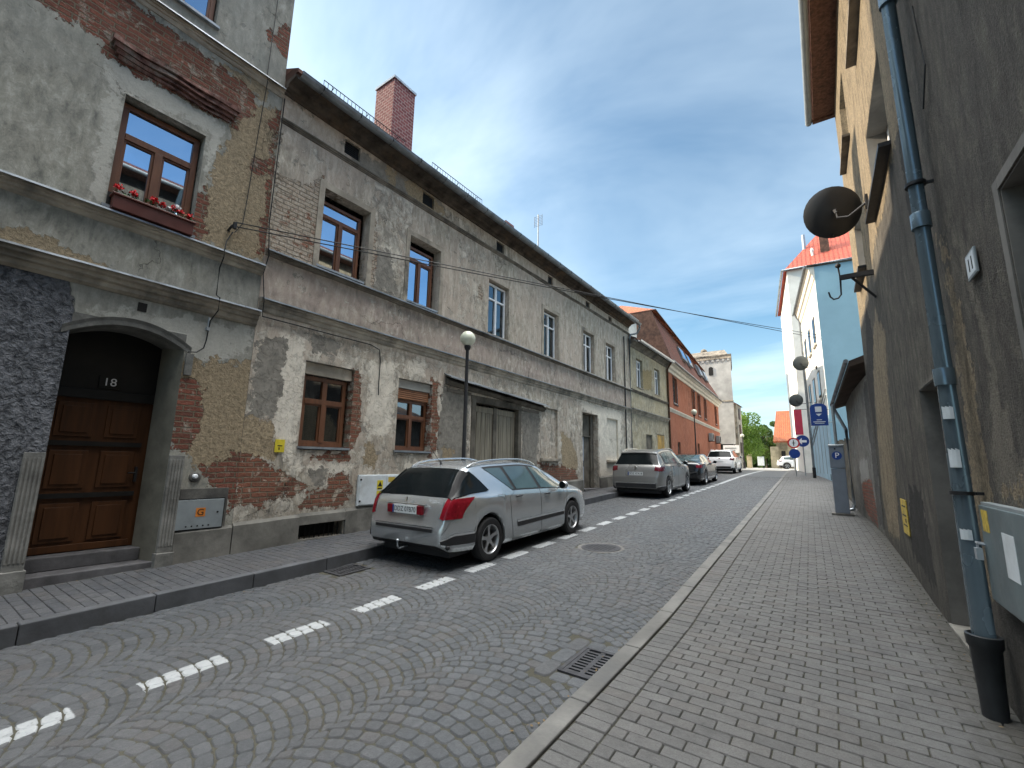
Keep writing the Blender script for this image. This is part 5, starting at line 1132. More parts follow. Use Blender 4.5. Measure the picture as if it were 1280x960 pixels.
def sett_mat(name,c1,c2,warm,paint=False,rough=.62,spk=.5,wall=False):
    t=NT(name);P=t.pos();p=t.sep(P);r=t.attr('rnd');r2=t.attr('rnd2')
    c=t.mix(r,c1,c2);c=t.mix(t.math('MULTIPLY',t.rng(r2,.78,1),.55),c,warm)
    big=t.noise(.45,5,.6,P,.5);c=t.mix(t.rng(big,.48,.72,0,.45),c,warm)
    f=t.noise(120,3,.7,P);c=t.mix(t.rng(f,.35,.7,0,spk),c,tuple(x*.45 for x in c1))
    f2=t.noise(9,7,.75,P,.6);c=t.mix(t.rng(f2,.48,.75,0,.55),c,tuple(x*.55 for x in c1))
    dust=t.rng(t.noise(1.1,6,.65,P,1.2),.54,.8,0,.16);c=t.mix(dust,c,tuple(min(1,x*1.9) for x in c2))
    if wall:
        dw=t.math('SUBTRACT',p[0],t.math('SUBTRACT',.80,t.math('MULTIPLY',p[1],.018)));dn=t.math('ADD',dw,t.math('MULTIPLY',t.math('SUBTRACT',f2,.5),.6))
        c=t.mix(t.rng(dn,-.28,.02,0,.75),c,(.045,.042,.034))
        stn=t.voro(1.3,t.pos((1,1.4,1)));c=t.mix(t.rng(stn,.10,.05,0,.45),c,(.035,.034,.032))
    rg=t.rng(t.noise(25,4,.6,P),.3,.7,rough-.12,rough+.14)
    if paint:
        xc=t.math('ADD',-4.27,t.math('MULTIPLY',t.math('SUBTRACT',p[1],3),-.022))
        xc=t.math('ADD',xc,t.math('MULTIPLY',t.rng(p[1],11,24),.18))
        dx=t.math('ABSOLUTE',t.math('SUBTRACT',p[0],xc));nn=t.math('MULTIPLY',t.math('SUBTRACT',t.noise(14,5,.7,P),.5),.10)
        mx=t.rng(t.math('ADD',dx,t.math('MULTIPLY',nn,.4)),.100,.093)
        fr=t.math('FRACT',t.math('DIVIDE',t.math('SUBTRACT',p[1],.46),.925));dd=t.math('ABSOLUTE',t.math('SUBTRACT',fr,.3));
        my=t.rng(t.math('ADD',dd,t.math('MULTIPLY',nn,.5)),.312,.300);far=t.rng(p[1],23.5,23.6);my=t.math('MAXIMUM',my,far)
        my=t.math('MULTIPLY',my,t.rng(p[1],45,44.5))
        wear=t.rng(t.noise(22,7,.75,P,.4),.33,.43,.35,1)
        pm=t.math('MULTIPLY',t.math('MULTIPLY',mx,my),wear)
        c=t.mix(t.math('MULTIPLY',pm,.93),c,t.mix(f2,(.36,.375,.385),(.24,.25,.255)))
    n=t.bump(t.math('ADD',t.noise(60,5,.7,P),t.math('MULTIPLY',t.noise(14,4,.6,P),1.6)),.75,.005)
    return t.fin(c,rg,0,n,.35)
setts=sett_mat('grey_granite_setts',(.055,.060,.066),(.083,.088,.095),(.080,.072,.068),True,rough=.68)
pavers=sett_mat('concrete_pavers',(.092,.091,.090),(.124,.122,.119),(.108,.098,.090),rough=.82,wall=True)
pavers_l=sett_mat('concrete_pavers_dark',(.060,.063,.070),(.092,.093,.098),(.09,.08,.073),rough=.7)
t=NT('sett_joint_grit');P=t.pos();c=t.mix(t.rng(t.noise(1.4,5,.6,P),.4,.65),(.035,.033,.03),(.06,.056,.045));c=t.mix(t.rng(t.noise(80,3,.7,P),.35,.65),c,(.07,.068,.05));joint=t.fin(c,.95,0,t.bump(t.noise(90,4,.7,P),.6,.006),.1)
# one ground sheet to the horizon
ys=list(np.arange(-40,45,1.0))+list(np.arange(45,130,5))+[160,220,320,600,1500]
xs=[-900,-200,-60,-20,-9,-5,0,5,20,60,200,900]
V=[(x,y,gz(y)-.0105) for y in ys for x in xs];nx=len(xs)
Fc=[(j*nx+i,j*nx+i+1,(j+1)*nx+i+1,(j+1)*nx+i) for j in range(len(ys)-1) for i in range(nx-1)]
me=bpy.data.meshes.new('ground');me.from_pydata(V,[],Fc);me.materials.append(joint);o=bpy.data.objects.new('ground',me);COL.objects.link(o);tag(o,kind='structure')

# road: segmental arches of setts in four lanes
W=1.10;Rr=.80;p_=.108;Qs=[]
Y0,Y1=.2,31.0
nl=4
for L in range(nl):
    ph=random.uniform(0,p_)
    nj=int((Y1-Y0)/p_)
    thm=math.asin(min(.999,(W/2)/Rr))
    for j in range(nj):
        yb=Y0+j*p_+ph
        n=10+random.choice([0,0,1,1,2]);gd=math.log(1/math.cos(thm)+math.tan(thm));edges=[2*math.atan(math.exp(-gd+2*gd*i/n))-math.pi/2 for i in range(n+1)]
        sh=random.uniform(-.4,.4)*2*thm/n
        ang=[edges[0]-.04]+[e+sh+random.uniform(-.13,.13)*2*thm/n for e in edges[1:-1]]+[edges[-1]+.04]
        for i in range(n):
            a0,a1=ang[i],ang[i+1]
            def P0(a): return (Rr*math.sin(a),Rr*math.cos(a)-Rr)
            def P1(a):
                q=p_*math.cos(a)*.97;return (Rr*math.sin(a)+q*math.sin(a),Rr*math.cos(a)-Rr+q*math.cos(a))
            pts=[P0(a0),P0(a1),P1(a1),P1(a0)]
            q=[]
            jw=mnoise.noise(Vector((L*3.1,yb*.7,0)))*.02
            xm=(pts[0][0]+pts[1][0]+pts[2][0]+pts[3][0])/4
            if abs(xm)>W/2+.015: continue
            yc=yb+pts[0][1]
            if yc<Y0-1: continue
            xl=interp(yc,XL);xr=interp(yc,XR)-.13;sc=(xr-xl)/(nl*W)
            for (x,y) in pts:
                x=max(-W/2-.02,min(W/2+.02,x))
                X=xl+(L*W+W/2+x)*sc+.012*mnoise.noise(Vector((x*3+L,yb*2+y,1.7)));Y=yb+y+jw+.010*mnoise.noise(Vector((x*3+L,yb*2+y,7.7)))
                q.append((X,Y))
            # skip where iron covers sit
            cx,cy=sum(a for a,b in q)/4,sum(b for a,b in q)/4
            if -2.06<cx<-1.55 and 3.17<cy<3.99: continue
            if -6.16<cx<-5.57 and 3.86<cy<4.5: continue
            if (cx+3.42)**2+(cy-7.55)**2<.40**2: continue
            if abs(cx-(xl+xr)/2)>(xr-xl)/2+.02: continue
            q[0:4]=[q[0],q[1],q[2],q[3]]
            Qs.append(q)
Qa=np.array(Qs);ar=.5*((Qa[:,2,0]-Qa[:,0,0])*(Qa[:,3,1]-Qa[:,1,1])-(Qa[:,3,0]-Qa[:,1,0])*(Qa[:,2,1]-Qa[:,0,1]))
Qa=Qa[ar>.0022]
add=[]
for x0,x1,y0,y1 in((-2.05,-1.90,3.2,3.46),(-2.05,-1.90,3.46,3.72),(-2.05,-1.90,3.72,3.98),(-1.9,-1.75,3.19,3.32),(-1.75,-1.6,3.19,3.32),(-1.9,-1.75,3.84,3.98),(-1.75,-1.6,3.84,3.98),(-6.15,-6.02,3.9,4.2),(-6.15,-6.02,4.2,4.47)): add.append([(x0,y0),(x1,y0),(x1,y1),(x0,y1)])
Qa=np.concatenate([Qa,np.array(add)])
stone_mesh('road',Qa,RNG.normal(0,.0018,len(Qa)),setts,gz,'structure',gap=.0032,bev=.006,cut=.17,depth=.011)
# road beyond, where single setts are no longer seen
far=sett_mat('distant_setts',(.062,.066,.069),(.085,.088,.09),(.085,.078,.07),True)
V=[];Fc=[]
yy=list(np.arange(31,62,1.0))
for y in yy: V+= [(interp(y,XL),y,gz(y)-.004),(interp(y,XR)-.13,y,gz(y)-.004)]
Fc=[(2*i,2*i+1,2*i+3,2*i+2) for i in range(len(yy)-1)]
me=bpy.data.meshes.new('road');me.from_pydata(V,[],Fc);me.materials.append(far);o=bpy.data.objects.new('road',me);COL.objects.link(o);tag(o,kind='structure')
t=NT('pale_square_paving');P=t.pos();c=t.mix(t.rng(t.noise(.8,5,.6,P),.4,.6),(.30,.29,.27),(.38,.37,.35));sq=t.fin(c,.85,0,t.bump(t.voro(5,P),.4,.01),.2)
V=[(-60,47,gz(47)+.004),(30,47,gz(47)+.004),(30,75,gz(75)+.004),(-60,75,gz(75)+.004)]
V=[];
for y in np.arange(46,90,2.0): V+=[(-60,y,gz(y)+.004),(30,y,gz(y)+.004)]
me=bpy.data.meshes.new('square');me.from_pydata(V,[],[(2*i,2*i+1,2*i+3,2*i+2) for i in range(len(V)//2-1)]);me.materials.append(sq);o=bpy.data.objects.new('square',me);COL.objects.link(o);tag(o,kind='structure')

# pavements in running bond, bricks 20 x 10, long side across the street
def paver_field(name,xa,xb,Y0,Y1,mat,zf,L=.205,Wd=.103,soldier=None):
    Qs=[];r=0;y=Y0
    while y<Y1:
        a=xa(y);b=xb(y);off=(r%2)*L/2
        k0=-1
        x=a-off if True else a
        while x<b:
            x0,x1=max(x,a),min(x+L,b)
            if x1-x0>.04:
                j=.0015;Qs.append([(x0,y+random.uniform(-j,j)),(x1,y+random.uniform(-j,j)),(x1,y+Wd+random.uniform(-j,j)),(x0,y+Wd+random.uniform(-j,j))])
            x+=L
        y+=Wd;r+=1
    if soldier:
        y=Y0
        while y<Y1:
            a,b=soldier(y);a2,b2=soldier(y+Wd);Qs.append([(a,y),(b,y),(b2,y+Wd*1),(a2,y+Wd)]);y+=Wd
    Q=np.array(Qs);h=np.array([.0015*mnoise.noise(Vector((q[0][0]*.8,q[0][1]*.8,0))) for q in Qs])+RNG.normal(0,.0012,len(Qs))
    return stone_mesh(name,Q,h,mat,zf,'structure',gap=.0036,bev=.0030,depth=.014,cut=.04)
xr=lambda y:interp(y,XR);xw=lambda y:interp(y,XW)
zr=lambda y:gz(y)+.022
paver_field('pavement',lambda y:xr(y)+.227,lambda y:xw(y)+.12,.2,31,pavers,zr,soldier=lambda y:(xr(y)+.012,xr(y)+.222))
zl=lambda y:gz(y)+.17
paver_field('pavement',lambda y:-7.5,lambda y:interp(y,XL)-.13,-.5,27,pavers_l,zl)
kerbm=simple('granite_kerb',(.125,.122,.115),.8,0,.3,3,.35,.3,(.085,.085,.085))
kerbd=simple('dark_granite_kerb',(.075,.078,.085),.75,0,.3,3,.35,.3,(.05,.05,.052))
def sheet(name,xa,xb,Y0,Y1,zf,mat):
    V=[];ys=list(np.arange(Y0,Y1+.01,.5))
    for y in ys:V+=[(xa(y),y,zf(y)),(xb(y),y,zf(y))]
    me=bpy.data.meshes.new(name);me.from_pydata(V,[],[(2*i,2*i+1,2*i+3,2*i+2) for i in range(len(ys)-1)]);me.materials.append(mat);o=bpy.data.objects.new(name,me);COL.objects.link(o);tag(o,kind='structure');return o
sheet('pavement',lambda y:xr(y)-.0,lambda y:xw(y)+1,-12,31,lambda y:gz(y)+.006,joint)
sheet('pavement',lambda y:xr(y)-.0,lambda y:xw(y)+4,31,50,lambda y:gz(y)+.02,pavers)
sheet('pavement',lambda y:-7.6,lambda y:interp(y,XL)-.1,-12,27,lambda y:gz(y)+.154,joint)
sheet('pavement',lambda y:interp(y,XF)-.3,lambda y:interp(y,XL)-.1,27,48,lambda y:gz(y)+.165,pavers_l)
sheet('road',lambda y:interp(y,XL)+.0,lambda y:xr(y)-.13,-12,.2,lambda y:gz(y)-.006,far)
def kerb(name,xf,side,Y0,Y1,wd,top,mat,L=1.0,drop=.2):
    m=MB();y=Y0
    while y<Y1:
        y2=y+L-.008;x0,x1=xf(y),xf(y2);j=random.uniform(-.003,.003)
        a,b=(0,wd) if side>0 else (-wd,0)
        V=[(x0+a,y,gz(y)-drop),(x0+b,y,gz(y)-drop),(x1+b,y2,gz(y2)-drop),(x1+a,y2,gz(y2)-drop),(x0+a,y,gz(y)+top+j),(x0+b,y,gz(y)+top+j),(x1+b,y2,gz(y2)+top+j),(x1+a,y2,gz(y2)+top+j)]
        m.add(V,[(0,3,2,1),(4,5,6,7),(0,1,5,4),(1,2,6,5),(2,3,7,6),(3,0,4,7)]);y+=L
    o=m.build(name,mat,None,bevel=.010);tag(o,kind='structure');return o
kerb('kerb',lambda y:xr(y),-1,-6,46,.135,.034,kerbm)
kerb('kerb',lambda y:interp(y,XL),-1,-6,46,.13,.172,kerbd)

# iron covers
def grate(label,cx,cy,wx,wy):
    z=gz(cy);k=.037;t=thing('drain_grate',label,'drain grate',(cx,cy,z),'drain grates in the road')
    def zz(y,o):return z+(y-cy)*k+o
    def sb(m,x0,x1,y0,y1,a,b):
        m.add([(x0,y0,zz(y0,a)),(x1,y0,zz(y0,a)),(x1,y1,zz(y1,a)),(x0,y1,zz(y1,a)),(x0,y0,zz(y0,b)),(x1,y0,zz(y0,b)),(x1,y1,zz(y1,b)),(x0,y1,zz(y1,b))],[(0,3,2,1),(4,5,6,7),(0,1,5,4),(1,2,6,5),(2,3,7,6),(3,0,4,7)])
    x0,x1,y0,y1=cx-wx/2,cx+wx/2,cy-wy/2,cy+wy/2
    m=MB();f=.03
    sb(m,x0,x1,y0,y0+f,-.08,.006);sb(m,x0,x1,y1-f,y1,-.08,.006);sb(m,x0,x0+f,y0+f,y1-f,-.08,.006);sb(m,x1-f,x1,y0+f,y1-f,-.08,.006);m.build('frame',MAT['castiron'],t)
    m=MB();n=9;xm=(x0+x1)/2
    for i in range(n):
        ya=y0+f+.008+(wy-2*f-.016)*i/n;yb=ya+(wy-2*f-.016)/n*.5;sb(m,x0+f,x1-f,ya,yb,-.03,.002)
    sb(m,xm-.02,xm+.02,y0+f,y1-f,-.03,.0025);sb(m,x0+f,x0+f+.03,y0+f,y1-f,-.03,.0022);sb(m,x1-f-.03,x1-f,y0+f,y1-f,-.03,.0022);m.build('bars',MAT['castiron'],t)
    m=MB();sb(m,x0+.01,x1-.01,y0+.01,y1-.01,-.0095,-.0085);m.build('pit',MAT['black'],t)
grate('rectangular iron drain grate beside the right-hand kerb',-1.71,3.58,.36,.50)
grate('rectangular iron drain grate against the left kerb behind the silver estate',-5.8,4.18,.40,.50)
t=thing('manhole_cover','round iron manhole cover in the middle of the cobbled road','manhole cover',(-3.42,7.55,gz(7.55)))
tmp=MB();tmp.lathe((0,0,0),[(.0001,-.03),(.40,-.03),(.40,.0),(.36,.003),(.35,-.006),(.30,-.006),(.0001,-.006)],36);m=MB();m.v=[(x-3.42,y+7.55,z+gz(7.55)+y*.037) for x,y,z in tmp.v];m.f=tmp.f;m.sm=tmp.sm;m.build('ring',simple('concrete_ring',(.13,.125,.12),.85,0,.3,9,.3,.2),t)
tmp=MB();tmp.lathe((0,0,0),[(.0001,-.02),(.335,-.02),(.335,.003),(.0001,.003)],36)
for i in range(-4,5):
    for j in range(-4,5):
        if i*i+j*j<17: tmp.box(i*.065-.02,i*.065+.02,j*.065-.02,j*.065+.02,.003,.007)
m=MB();m.v=[(x-3.42,y+7.55,z+gz(7.55)+y*.037) for x,y,z in tmp.v];m.f=tmp.f;m.sm=tmp.sm;m.build('lid',MAT['castiron'],t)

# dry leaves and grit gathered along the kerbs and the wall foot
rs=np.random.default_rng(21);V=[];Fc=[]
for i in range(420):
    y=rs.uniform(1.5,22);k=rs.integers(0,4)
    x=[xw(y)-.03-abs(rs.normal(0,.07)),xr(y)-.15-abs(rs.normal(0,.06)),interp(y,XL)+.03+abs(rs.normal(0,.10)),-7.40+abs(rs.normal(0,.05))][k]
    z=[gz(y)+.03,gz(y)+.004,gz(y)+.004,gz(y)+.178][k];s_=rs.uniform(.006,.018);a=rs.uniform(0,6.28)
    b=len(V)
    for q in range(4):
        V.append((x+s_*math.cos(a+q*1.57)*(1 if q%2 else .6),y+s_*math.sin(a+q*1.57)*(1 if q%2 else .6),z+rs.uniform(0,.006)))
    Fc.append((b,b+1,b+2,b+3))
me=bpy.data.meshes.new('leaf_litter');me.from_pydata(V,[],Fc);me.materials.append(simple('dry_leaf',(.13,.09,.045),.9,0,.6,3));o=bpy.data.objects.new('leaf_litter',me);COL.objects.link(o);tag(o,'scattered dry leaf scraps and grit along the kerbs','litter',None,'stuff')
# ================================================================== CARS
def pchip(tab):
    X=np.array([a for a,b in tab],float);Y=np.array([b for a,b in tab],float);h=np.diff(X);d=np.diff(Y)/h;m=np.zeros(len(X))
    for i in range(1,len(X)-1):
        if d[i-1]*d[i]>0: m[i]=2*d[i-1]*d[i]/(d[i-1]+d[i])
    m[0],m[-1]=d[0],d[-1]
    def f(x):
        x=min(max(x,X[0]),X[-1]);i=min(len(h)-1,max(0,int(np.searchsorted(X,x))-1));t=(x-X[i])/h[i]
        return float((2*t**3-3*t**2+1)*Y[i]+(t**3-2*t**2+t)*h[i]*m[i]+(-2*t**3+3*t**2)*Y[i+1]+(t**3-t**2)*h[i]*m[i+1])
    return f
def carpaint(name,col,metal=.55,rough=.28):
    t=NT(name);P=t.pos(obj=True);n=t.noise(1.2,2,.5,P);c=t.mix(t.rng(n,.35,.7,0,.12),col,tuple(x*.8 for x in col))
    z=t.sep(P)[2];dirt=t.math('MULTIPLY',t.rng(z,.75,.25),t.rng(t.noise(5,5,.7,P),.35,.65));c=t.mix(t.rng(z,.5,.2,0,.22),c,(.16,.15,.14))
    return t.fin(c,t.rng(n,.3,.7,rough-.02,rough+.03),metal,None,.5,Coat_Weight=.6,Coat_Roughness=.06)
CM=dict(silver=carpaint('silver_paint',(.52,.55,.57),.75,.24),grey=carpaint('grey_beige_paint',(.22,.22,.215)),black=carpaint('black_car_paint',(.012,.013,.015),.2,.15),white=carpaint('white_car_paint',(.72,.73,.74),.0,.25))
cglass=simple('car_glass',(.006,.008,.009),.07,0,.1,2,0,.12);cglass2=simple('car_side_glass',(.045,.07,.075),.05,0,.2,2,0,1.0)
plast=simple('black_plastic',(.018,.018,.02),.55,0,.2,8,.05,.4);tyre=simple('tyre_rubber',(.016,.016,.017),.8,0,.2,20,.2,.3);alloy=simple('alloy_wheel',(.42,.43,.44),.35,.8,.1,8,0,.5)
redl=simple('red_lamp_glass',(.17,.006,.013),.2,0,.35,18,.0,.35);redd=simple('dark_red_lamp_glass',(.10,.006,.012),.12,0,.2,9,0,.7);chrome=simple('chrome_trim',(.75,.77,.78),.12,.95,.03);plate_m=simple('number_plate_white',(.68,.70,.70),.4,0,.05,10);clearl=simple('clear_lamp_glass',(.5,.5,.5),.15,.2,.1,9,0,.7)

class Car:
    def __init__(s,name,label,cat,paint,L,W,ro,wb,R,top,belt,zb,plan,g0=.2,ghw=.22):
        s.t=thing(name,label,cat);s.L,s.W,s.ro,s.wb,s.R=L,W,ro,wb,R
        s.top=pchip(top);s.belt_=pchip(belt);s.zb0=pchip(zb);s.plan=pchip(plan);s.ghw=ghw;s.paint=CM[paint];s.Ra=R+.045
    def zb(s,x):
        z=s.zb0(x)
        for c in(s.ro,s.ro+s.wb):
            d=abs(x-c)
            if d<s.Ra: z=max(z,s.R+math.sqrt(max(0,s.Ra**2-d*d)))
        return z
    def sec(s,x):
        hw=s.plan(x)*s.W/2;top=s.top(x);belt=min(s.belt_(x),top-.03);zb=min(s.zb(x),belt-.05)
        g=min(1,max(0,(top-belt-.03)/.35));yr=hw*(.90-s.ghw*g);by=hw*(.955-.0*g)
        P=[(0,zb),(hw*.93,zb)]
        for fr,f in((.10,.985),(.35,1.0),(.65,.998),(.92,.98),(1.0,.955)): P.append((hw*f,zb+(belt-zb)*fr))
        e=min(.055,(top-belt)*.5)
        P8=(yr,top-e);P7=((by+P8[0])/2+.012*g,(belt+P8[1])/2);P+= [P7,P8,(yr*.88,top-e*.32),(yr*.5,top-.004),(0,top)]
        return P
    def S(s,x,t,side=1):
        P=s.sec(x);i=int(min(len(P)-2,max(0,math.floor(t))));f=t-i
        a=P[max(0,i-1)];b=P[i];c=P[i+1];d=P[min(len(P)-1,i+2)]
        if i<=1 or (i==6): # keep crisp
            y=b[0]+(c[0]-b[0])*f;z=b[1]+(c[1]-b[1])*f
        else:
            def cr(p0,p1,p2,p3): return .5*((2*p1)+(-p0+p2)*f+(2*p0-5*p1+4*p2-p3)*f*f+(-p0+3*p1-3*p2+p3)*f**3)
            k=.6
            y=(1-k)*(b[0]+(c[0]-b[0])*f)+k*cr(a[0],b[0],c[0],d[0]);z=(1-k)*(b[1]+(c[1]-b[1])*f)+k*cr(a[1],b[1],c[1],d[1])
            if i==len(P)-2: y=b[0]+(c[0]-b[0])*f
        return Vector((y*side,x-s.ro,z))
    def N(s,x,t,side):
        e=.012;x0=max(0.001,x-e);x1=min(s.L-.001,x+e);a=s.S(x1,t,side)-s.S(x0,t,side);b=s.S(x,min(10.98,t+.06),side)-s.S(x,max(0.02,t-.06),side)
        n=a.cross(b)*(1 if side>0 else -1)
        return n.normalized() if n.length>1e-9 else Vector((0,0,1))
    def body(s):
        st=set(np.round(np.concatenate([[0,.015,.04,.07,.1,.14,.18,.23,.3,.38,.46,.54,.62,.72],np.arange(.8,s.L-.5,.11),[s.L-.45,s.L-.36,s.L-.27,s.L-.18,s.L-.1,s.L-.04,s.L]]),4))
        for c in(s.ro,s.ro+s.wb):
            for a in np.linspace(0,math.pi,15): st.add(round(c+s.Ra*math.cos(a)*.9999,4))
            st.add(round(c-s.Ra-.004,4));st.add(round(c+s.Ra+.004,4))
        st=sorted(x for x in st if 0<=x<=s.L)
        ts=[0,1,1.5,2,2.5,3,3.5,4,4.5,5,5.5,6,6.5,7,7.5,8,8.33,8.66,9,9.5,10,10.5,11]
        m=MB();n=len(ts);V=[]
        for x in st:
            for t in ts:V.append(tuple(s.S(x,t,1)))
            for t in ts[-2::-1]:V.append(tuple(s.S(x,t,-1)))
        k=2*n-1
        fs=[];dark=[]
        for i in range(len(st)-1):
            for j in range(k-1):
                fs.append((i*k+j,i*k+j+1,(i+1)*k+j+1,(i+1)*k+j));dark.append(j==0 or j==k-2)
        fs.append(tuple(range(k)));fs.append(tuple(range((len(st)-1)*k,len(st)*k)));dark+=[False,False]
        m.add(V,fs,True);o=m.build('body',s.paint,s.t);o.data.materials.append(plast)
        for p in o.data.polygons:
            if p.index<len(dark) and dark[p.index]:p.material_index=1
        return o
    def patch(s,quad,nu=10,nv=6,off=.004,sides=(1,-1),thick=.0):
        """quad corners [(s,t) x4] bilinear"""
        m=MB()
        for sd in sides:
            V=[]
            for i in range(nu+1):
                for j in range(nv+1):
                    a=i/nu;b=j/nv;(x0,t0),(x1,t1),(x2,t2),(x3,t3)=quad
                    x=(1-b)*((1-a)*x0+a*x1)+b*((1-a)*x3+a*x2);t=(1-b)*((1-a)*t0+a*t1)+b*((1-a)*t3+a*t2)
                    V.append(tuple(s.S(x,t,sd)+s.N(x,t,sd)*off))
            m.add(V,[(i*(nv+1)+j,i*(nv+1)+j+1,(i+1)*(nv+1)+j+1,(i+1)*(nv+1)+j) for i in range(nu) for j in range(nv)],True)
        return m
    def tz(s,x,z):
        lo,hi=1.0,6.0
        for _ in range(22):
            mid=(lo+hi)/2
            if s.S(x,mid).z<z: lo=mid
            else: hi=mid
        return lo
    def sz(s,f,z):
        lo,hi=0.0,.9
        for _ in range(22):
            mid=(lo+hi)/2
            if f(mid)<z: lo=mid
            else: hi=mid
        return lo
    def lamp(s,z0,z1,e0,e1,tr,mat,off=.009,curve=0):
        for sd in(1,-1):
            m=MB();V=[];nv=8;nu=12;nr=5
            for j in range(nv+1):
                b=j/nv;z=z0+(z1-z0)*b;xr_=s.sz(s.top,z+.02);row=[]
                for i in range(nr): row.append((xr_,tr+(6.0-tr)*i/nr))
                xs=xr_;xe=e0+(e1-e0)*b**(1+curve)
                for i in range(nu+1):
                    x=xs+(xe-xs)*i/nu;row.append((x,min(6.0,s.tz(x,z))))
                for x,t in row: V.append(tuple(s.S(x,t,sd)+s.N(max(.02,x),t,sd)*off))
            k=nr+nu+1
            m.add(V,[(a*k+i,a*k+i+1,(a+1)*k+i+1,(a+1)*k+i) for a in range(nv) for i in range(k-1)],True);m.build('tail_lamp',mat,s.t)
    def join(s,a,b): a.add(b.v,b.f,True);return a
    def line(s,pts,w=.006,side=(1,-1),off=.0015,r=None):
        m=MB()
        for sd in side:
            P=[]
            for k in range(len(pts)-1):
                (x0,t0),(x1,t1)=pts[k],pts[k+1];nn=8
                for i in range(nn+(k==len(pts)-2)): 
                    f=i/nn;x=x0+(x1-x0)*f;t=t0+(t1-t0)*f;P.append(tuple(s.S(x,t,sd)+s.N(x,t,sd)*off))
            m.tube(P,r or w/2,5)
        return m
    def wheels(s,spokes=5,mat=alloy):
        R=s.R;w=.205
        for c in(0,s.wb):
            for sd in(1,-1):
                x=sd*(s.W/2-.115)
                m=MB();pr=[(R*.66,-w/2+.01),(R*.78,-w/2),(R*.93,-w/2+.006),(R*.985,-w/2+.03),(R,-w/2+.06),(R,w/2-.06),(R*.985,w/2-.03),(R*.93,w/2-.006),(R*.78,w/2),(R*.66,w/2-.01),(R*.64,0)]
                m.lathe((x,c,R),[(a,b) for a,b in pr],40,'x');m.f=m.f[:-2];m.sm=m.sm[:-2]
                k=len(pr)  # close ring
                for q in range(40): m.f.append((q,(q+1)%40,(k-1)*40+(q+1)%40,(k-1)*40+q));m.sm.append(True)
                wo=m.build('wheel',tyre,s.t)
                r=MB();f=sd;ri=R*.66
                r.lathe((x,c,R),[(ri,-f*w*.45),(ri*.97,-f*w*.2),(ri*.95,f*w*.3),(ri*1.0,f*w*.42),(ri*1.02,f*w*.47),(ri*.97,f*w*.46),(ri*.91,f*w*.36),(ri*.9,-f*w*.45)],36,'x');r.f=r.f[:-2];r.sm=r.sm[:-2]
                r.lathe((x,c,R),[(.0001,f*w*.34),(.035,f*w*.34),(.062,f*w*.30),(.062,f*w*.05),(.0001,f*w*.05)],16,'x')
                for q in range(spokes):
                    a=2*math.pi*q/spokes+.4;ca,sa=math.cos(a),math.sin(a);px_,pz=-sa,ca
                    for (w0,w1) in((.030,.020),):
                        V=[]
                        for (rad_,hw2,xo) in((.045,w0,.32),(ri*.55,.022,.33),(ri*.94,.034,.40)):
                            for e,dx in((-hw2,0),(hw2,0),(hw2*.6,-.03),(-hw2*.6,-.03)):
                                V.append((x+f*(w*xo+dx),c+ca*rad_+px_*e,R+sa*rad_+pz*e))
                        r.add(V,[(i*4+j,i*4+(j+1)%4,(i+1)*4+(j+1)%4,(i+1)*4+j) for i in range(2) for j in range(4)]+[(0,1,2,3),(8,9,10,11)])
                r.build('rim',mat,wo)
                b=MB();b.lathe((x,c,R),[(.0001,-f*w*.2),(ri*.93,-f*w*.2),(ri*.93,-f*w*.1),(.0001,-f*w*.1)],24,'x');b.build('brake_disc',plast,wo)
    def common(s,plate='',platez=.8,plates=.04,pw=.52,mir=(3.0,6.2)):
        m=MB();y=plates-s.ro;m.box(-pw/2,pw/2,y-.018,y-.003,platez-.057,platez+.057);p=m.build('number_plate',plate_m,s.t)
        if plate: text_obj(plate,.10,face_matrix(Vector((.01,y-.0195,platez)),(1,0,0),(0,0,1)),MAT['black'],'plate_lettering',p,.0008,.92)
        m=MB();m.box(-pw/2,-pw/2+.035,y-.0185,y-.003,platez-.056,platez+.056);m.build('plate_band',MAT['blue_sign'],p)
        for sd in(1,-1):
            c=s.S(mir[0],mir[1],sd);m=MB();m.sphere((c.x+sd*.12,c.y+.0,c.z+.07),.10,14,10,.75);
            m.v=[((x-c.x-sd*.12)*.95+c.x+sd*.12,(yy_-c.y)*.62+c.y,z) for x,yy_,z in m.v]
            m.tube([(c.x-sd*.02,c.y+.02,c.z+.02),(c.x+sd*.08,c.y+.02,c.z+.05)],.02,6);mo=m.build('wing_mirror',s.paint,s.t)
            g=MB();g.lathe((c.x+sd*.12,c.y-.063,c.z+.07),[(.0001,-.002),(.068,-.002),(.068,.012),(.0001,.012)],16,'y');g.build('mirror_glass',cglass,mo)
        m=MB();m.box(-s.W/2+.2,s.W/2-.2,-s.ro+.25,s.L-s.ro-.3,.16,.34);m.tube([(-s.W/2+.15,0,s.R),(s.W/2-.15,0,s.R)],.05,8);m.tube([(-s.W/2+.15,s.wb,s.R),(s.W/2-.15,s.wb,s.R)],.05,8);m.build('underbody',plast,s.t)
    def place(s,x,y,yaw=0):
        s.t.location=(x,y,gz(y)+.004);sl=math.atan((gz(y+s.wb)-gz(y))/s.wb);s.t.rotation_euler=(sl,0,yaw);return s.t
def side_handles(c,pts):
    for x,t in pts:
        m=MB()
        for sd in(1,-1):
            a=c.S(x,t,sd);n=c.N(x,t,sd)
            m.tube([tuple(a+n*.006),tuple(a+n*.03+Vector((0,.03,0))),tuple(a+n*.03+Vector((0,.13,0))),tuple(a+n*.006+Vector((0,.16,0)))],.013,8)
        m.parts('door_handle',plast,c.t)

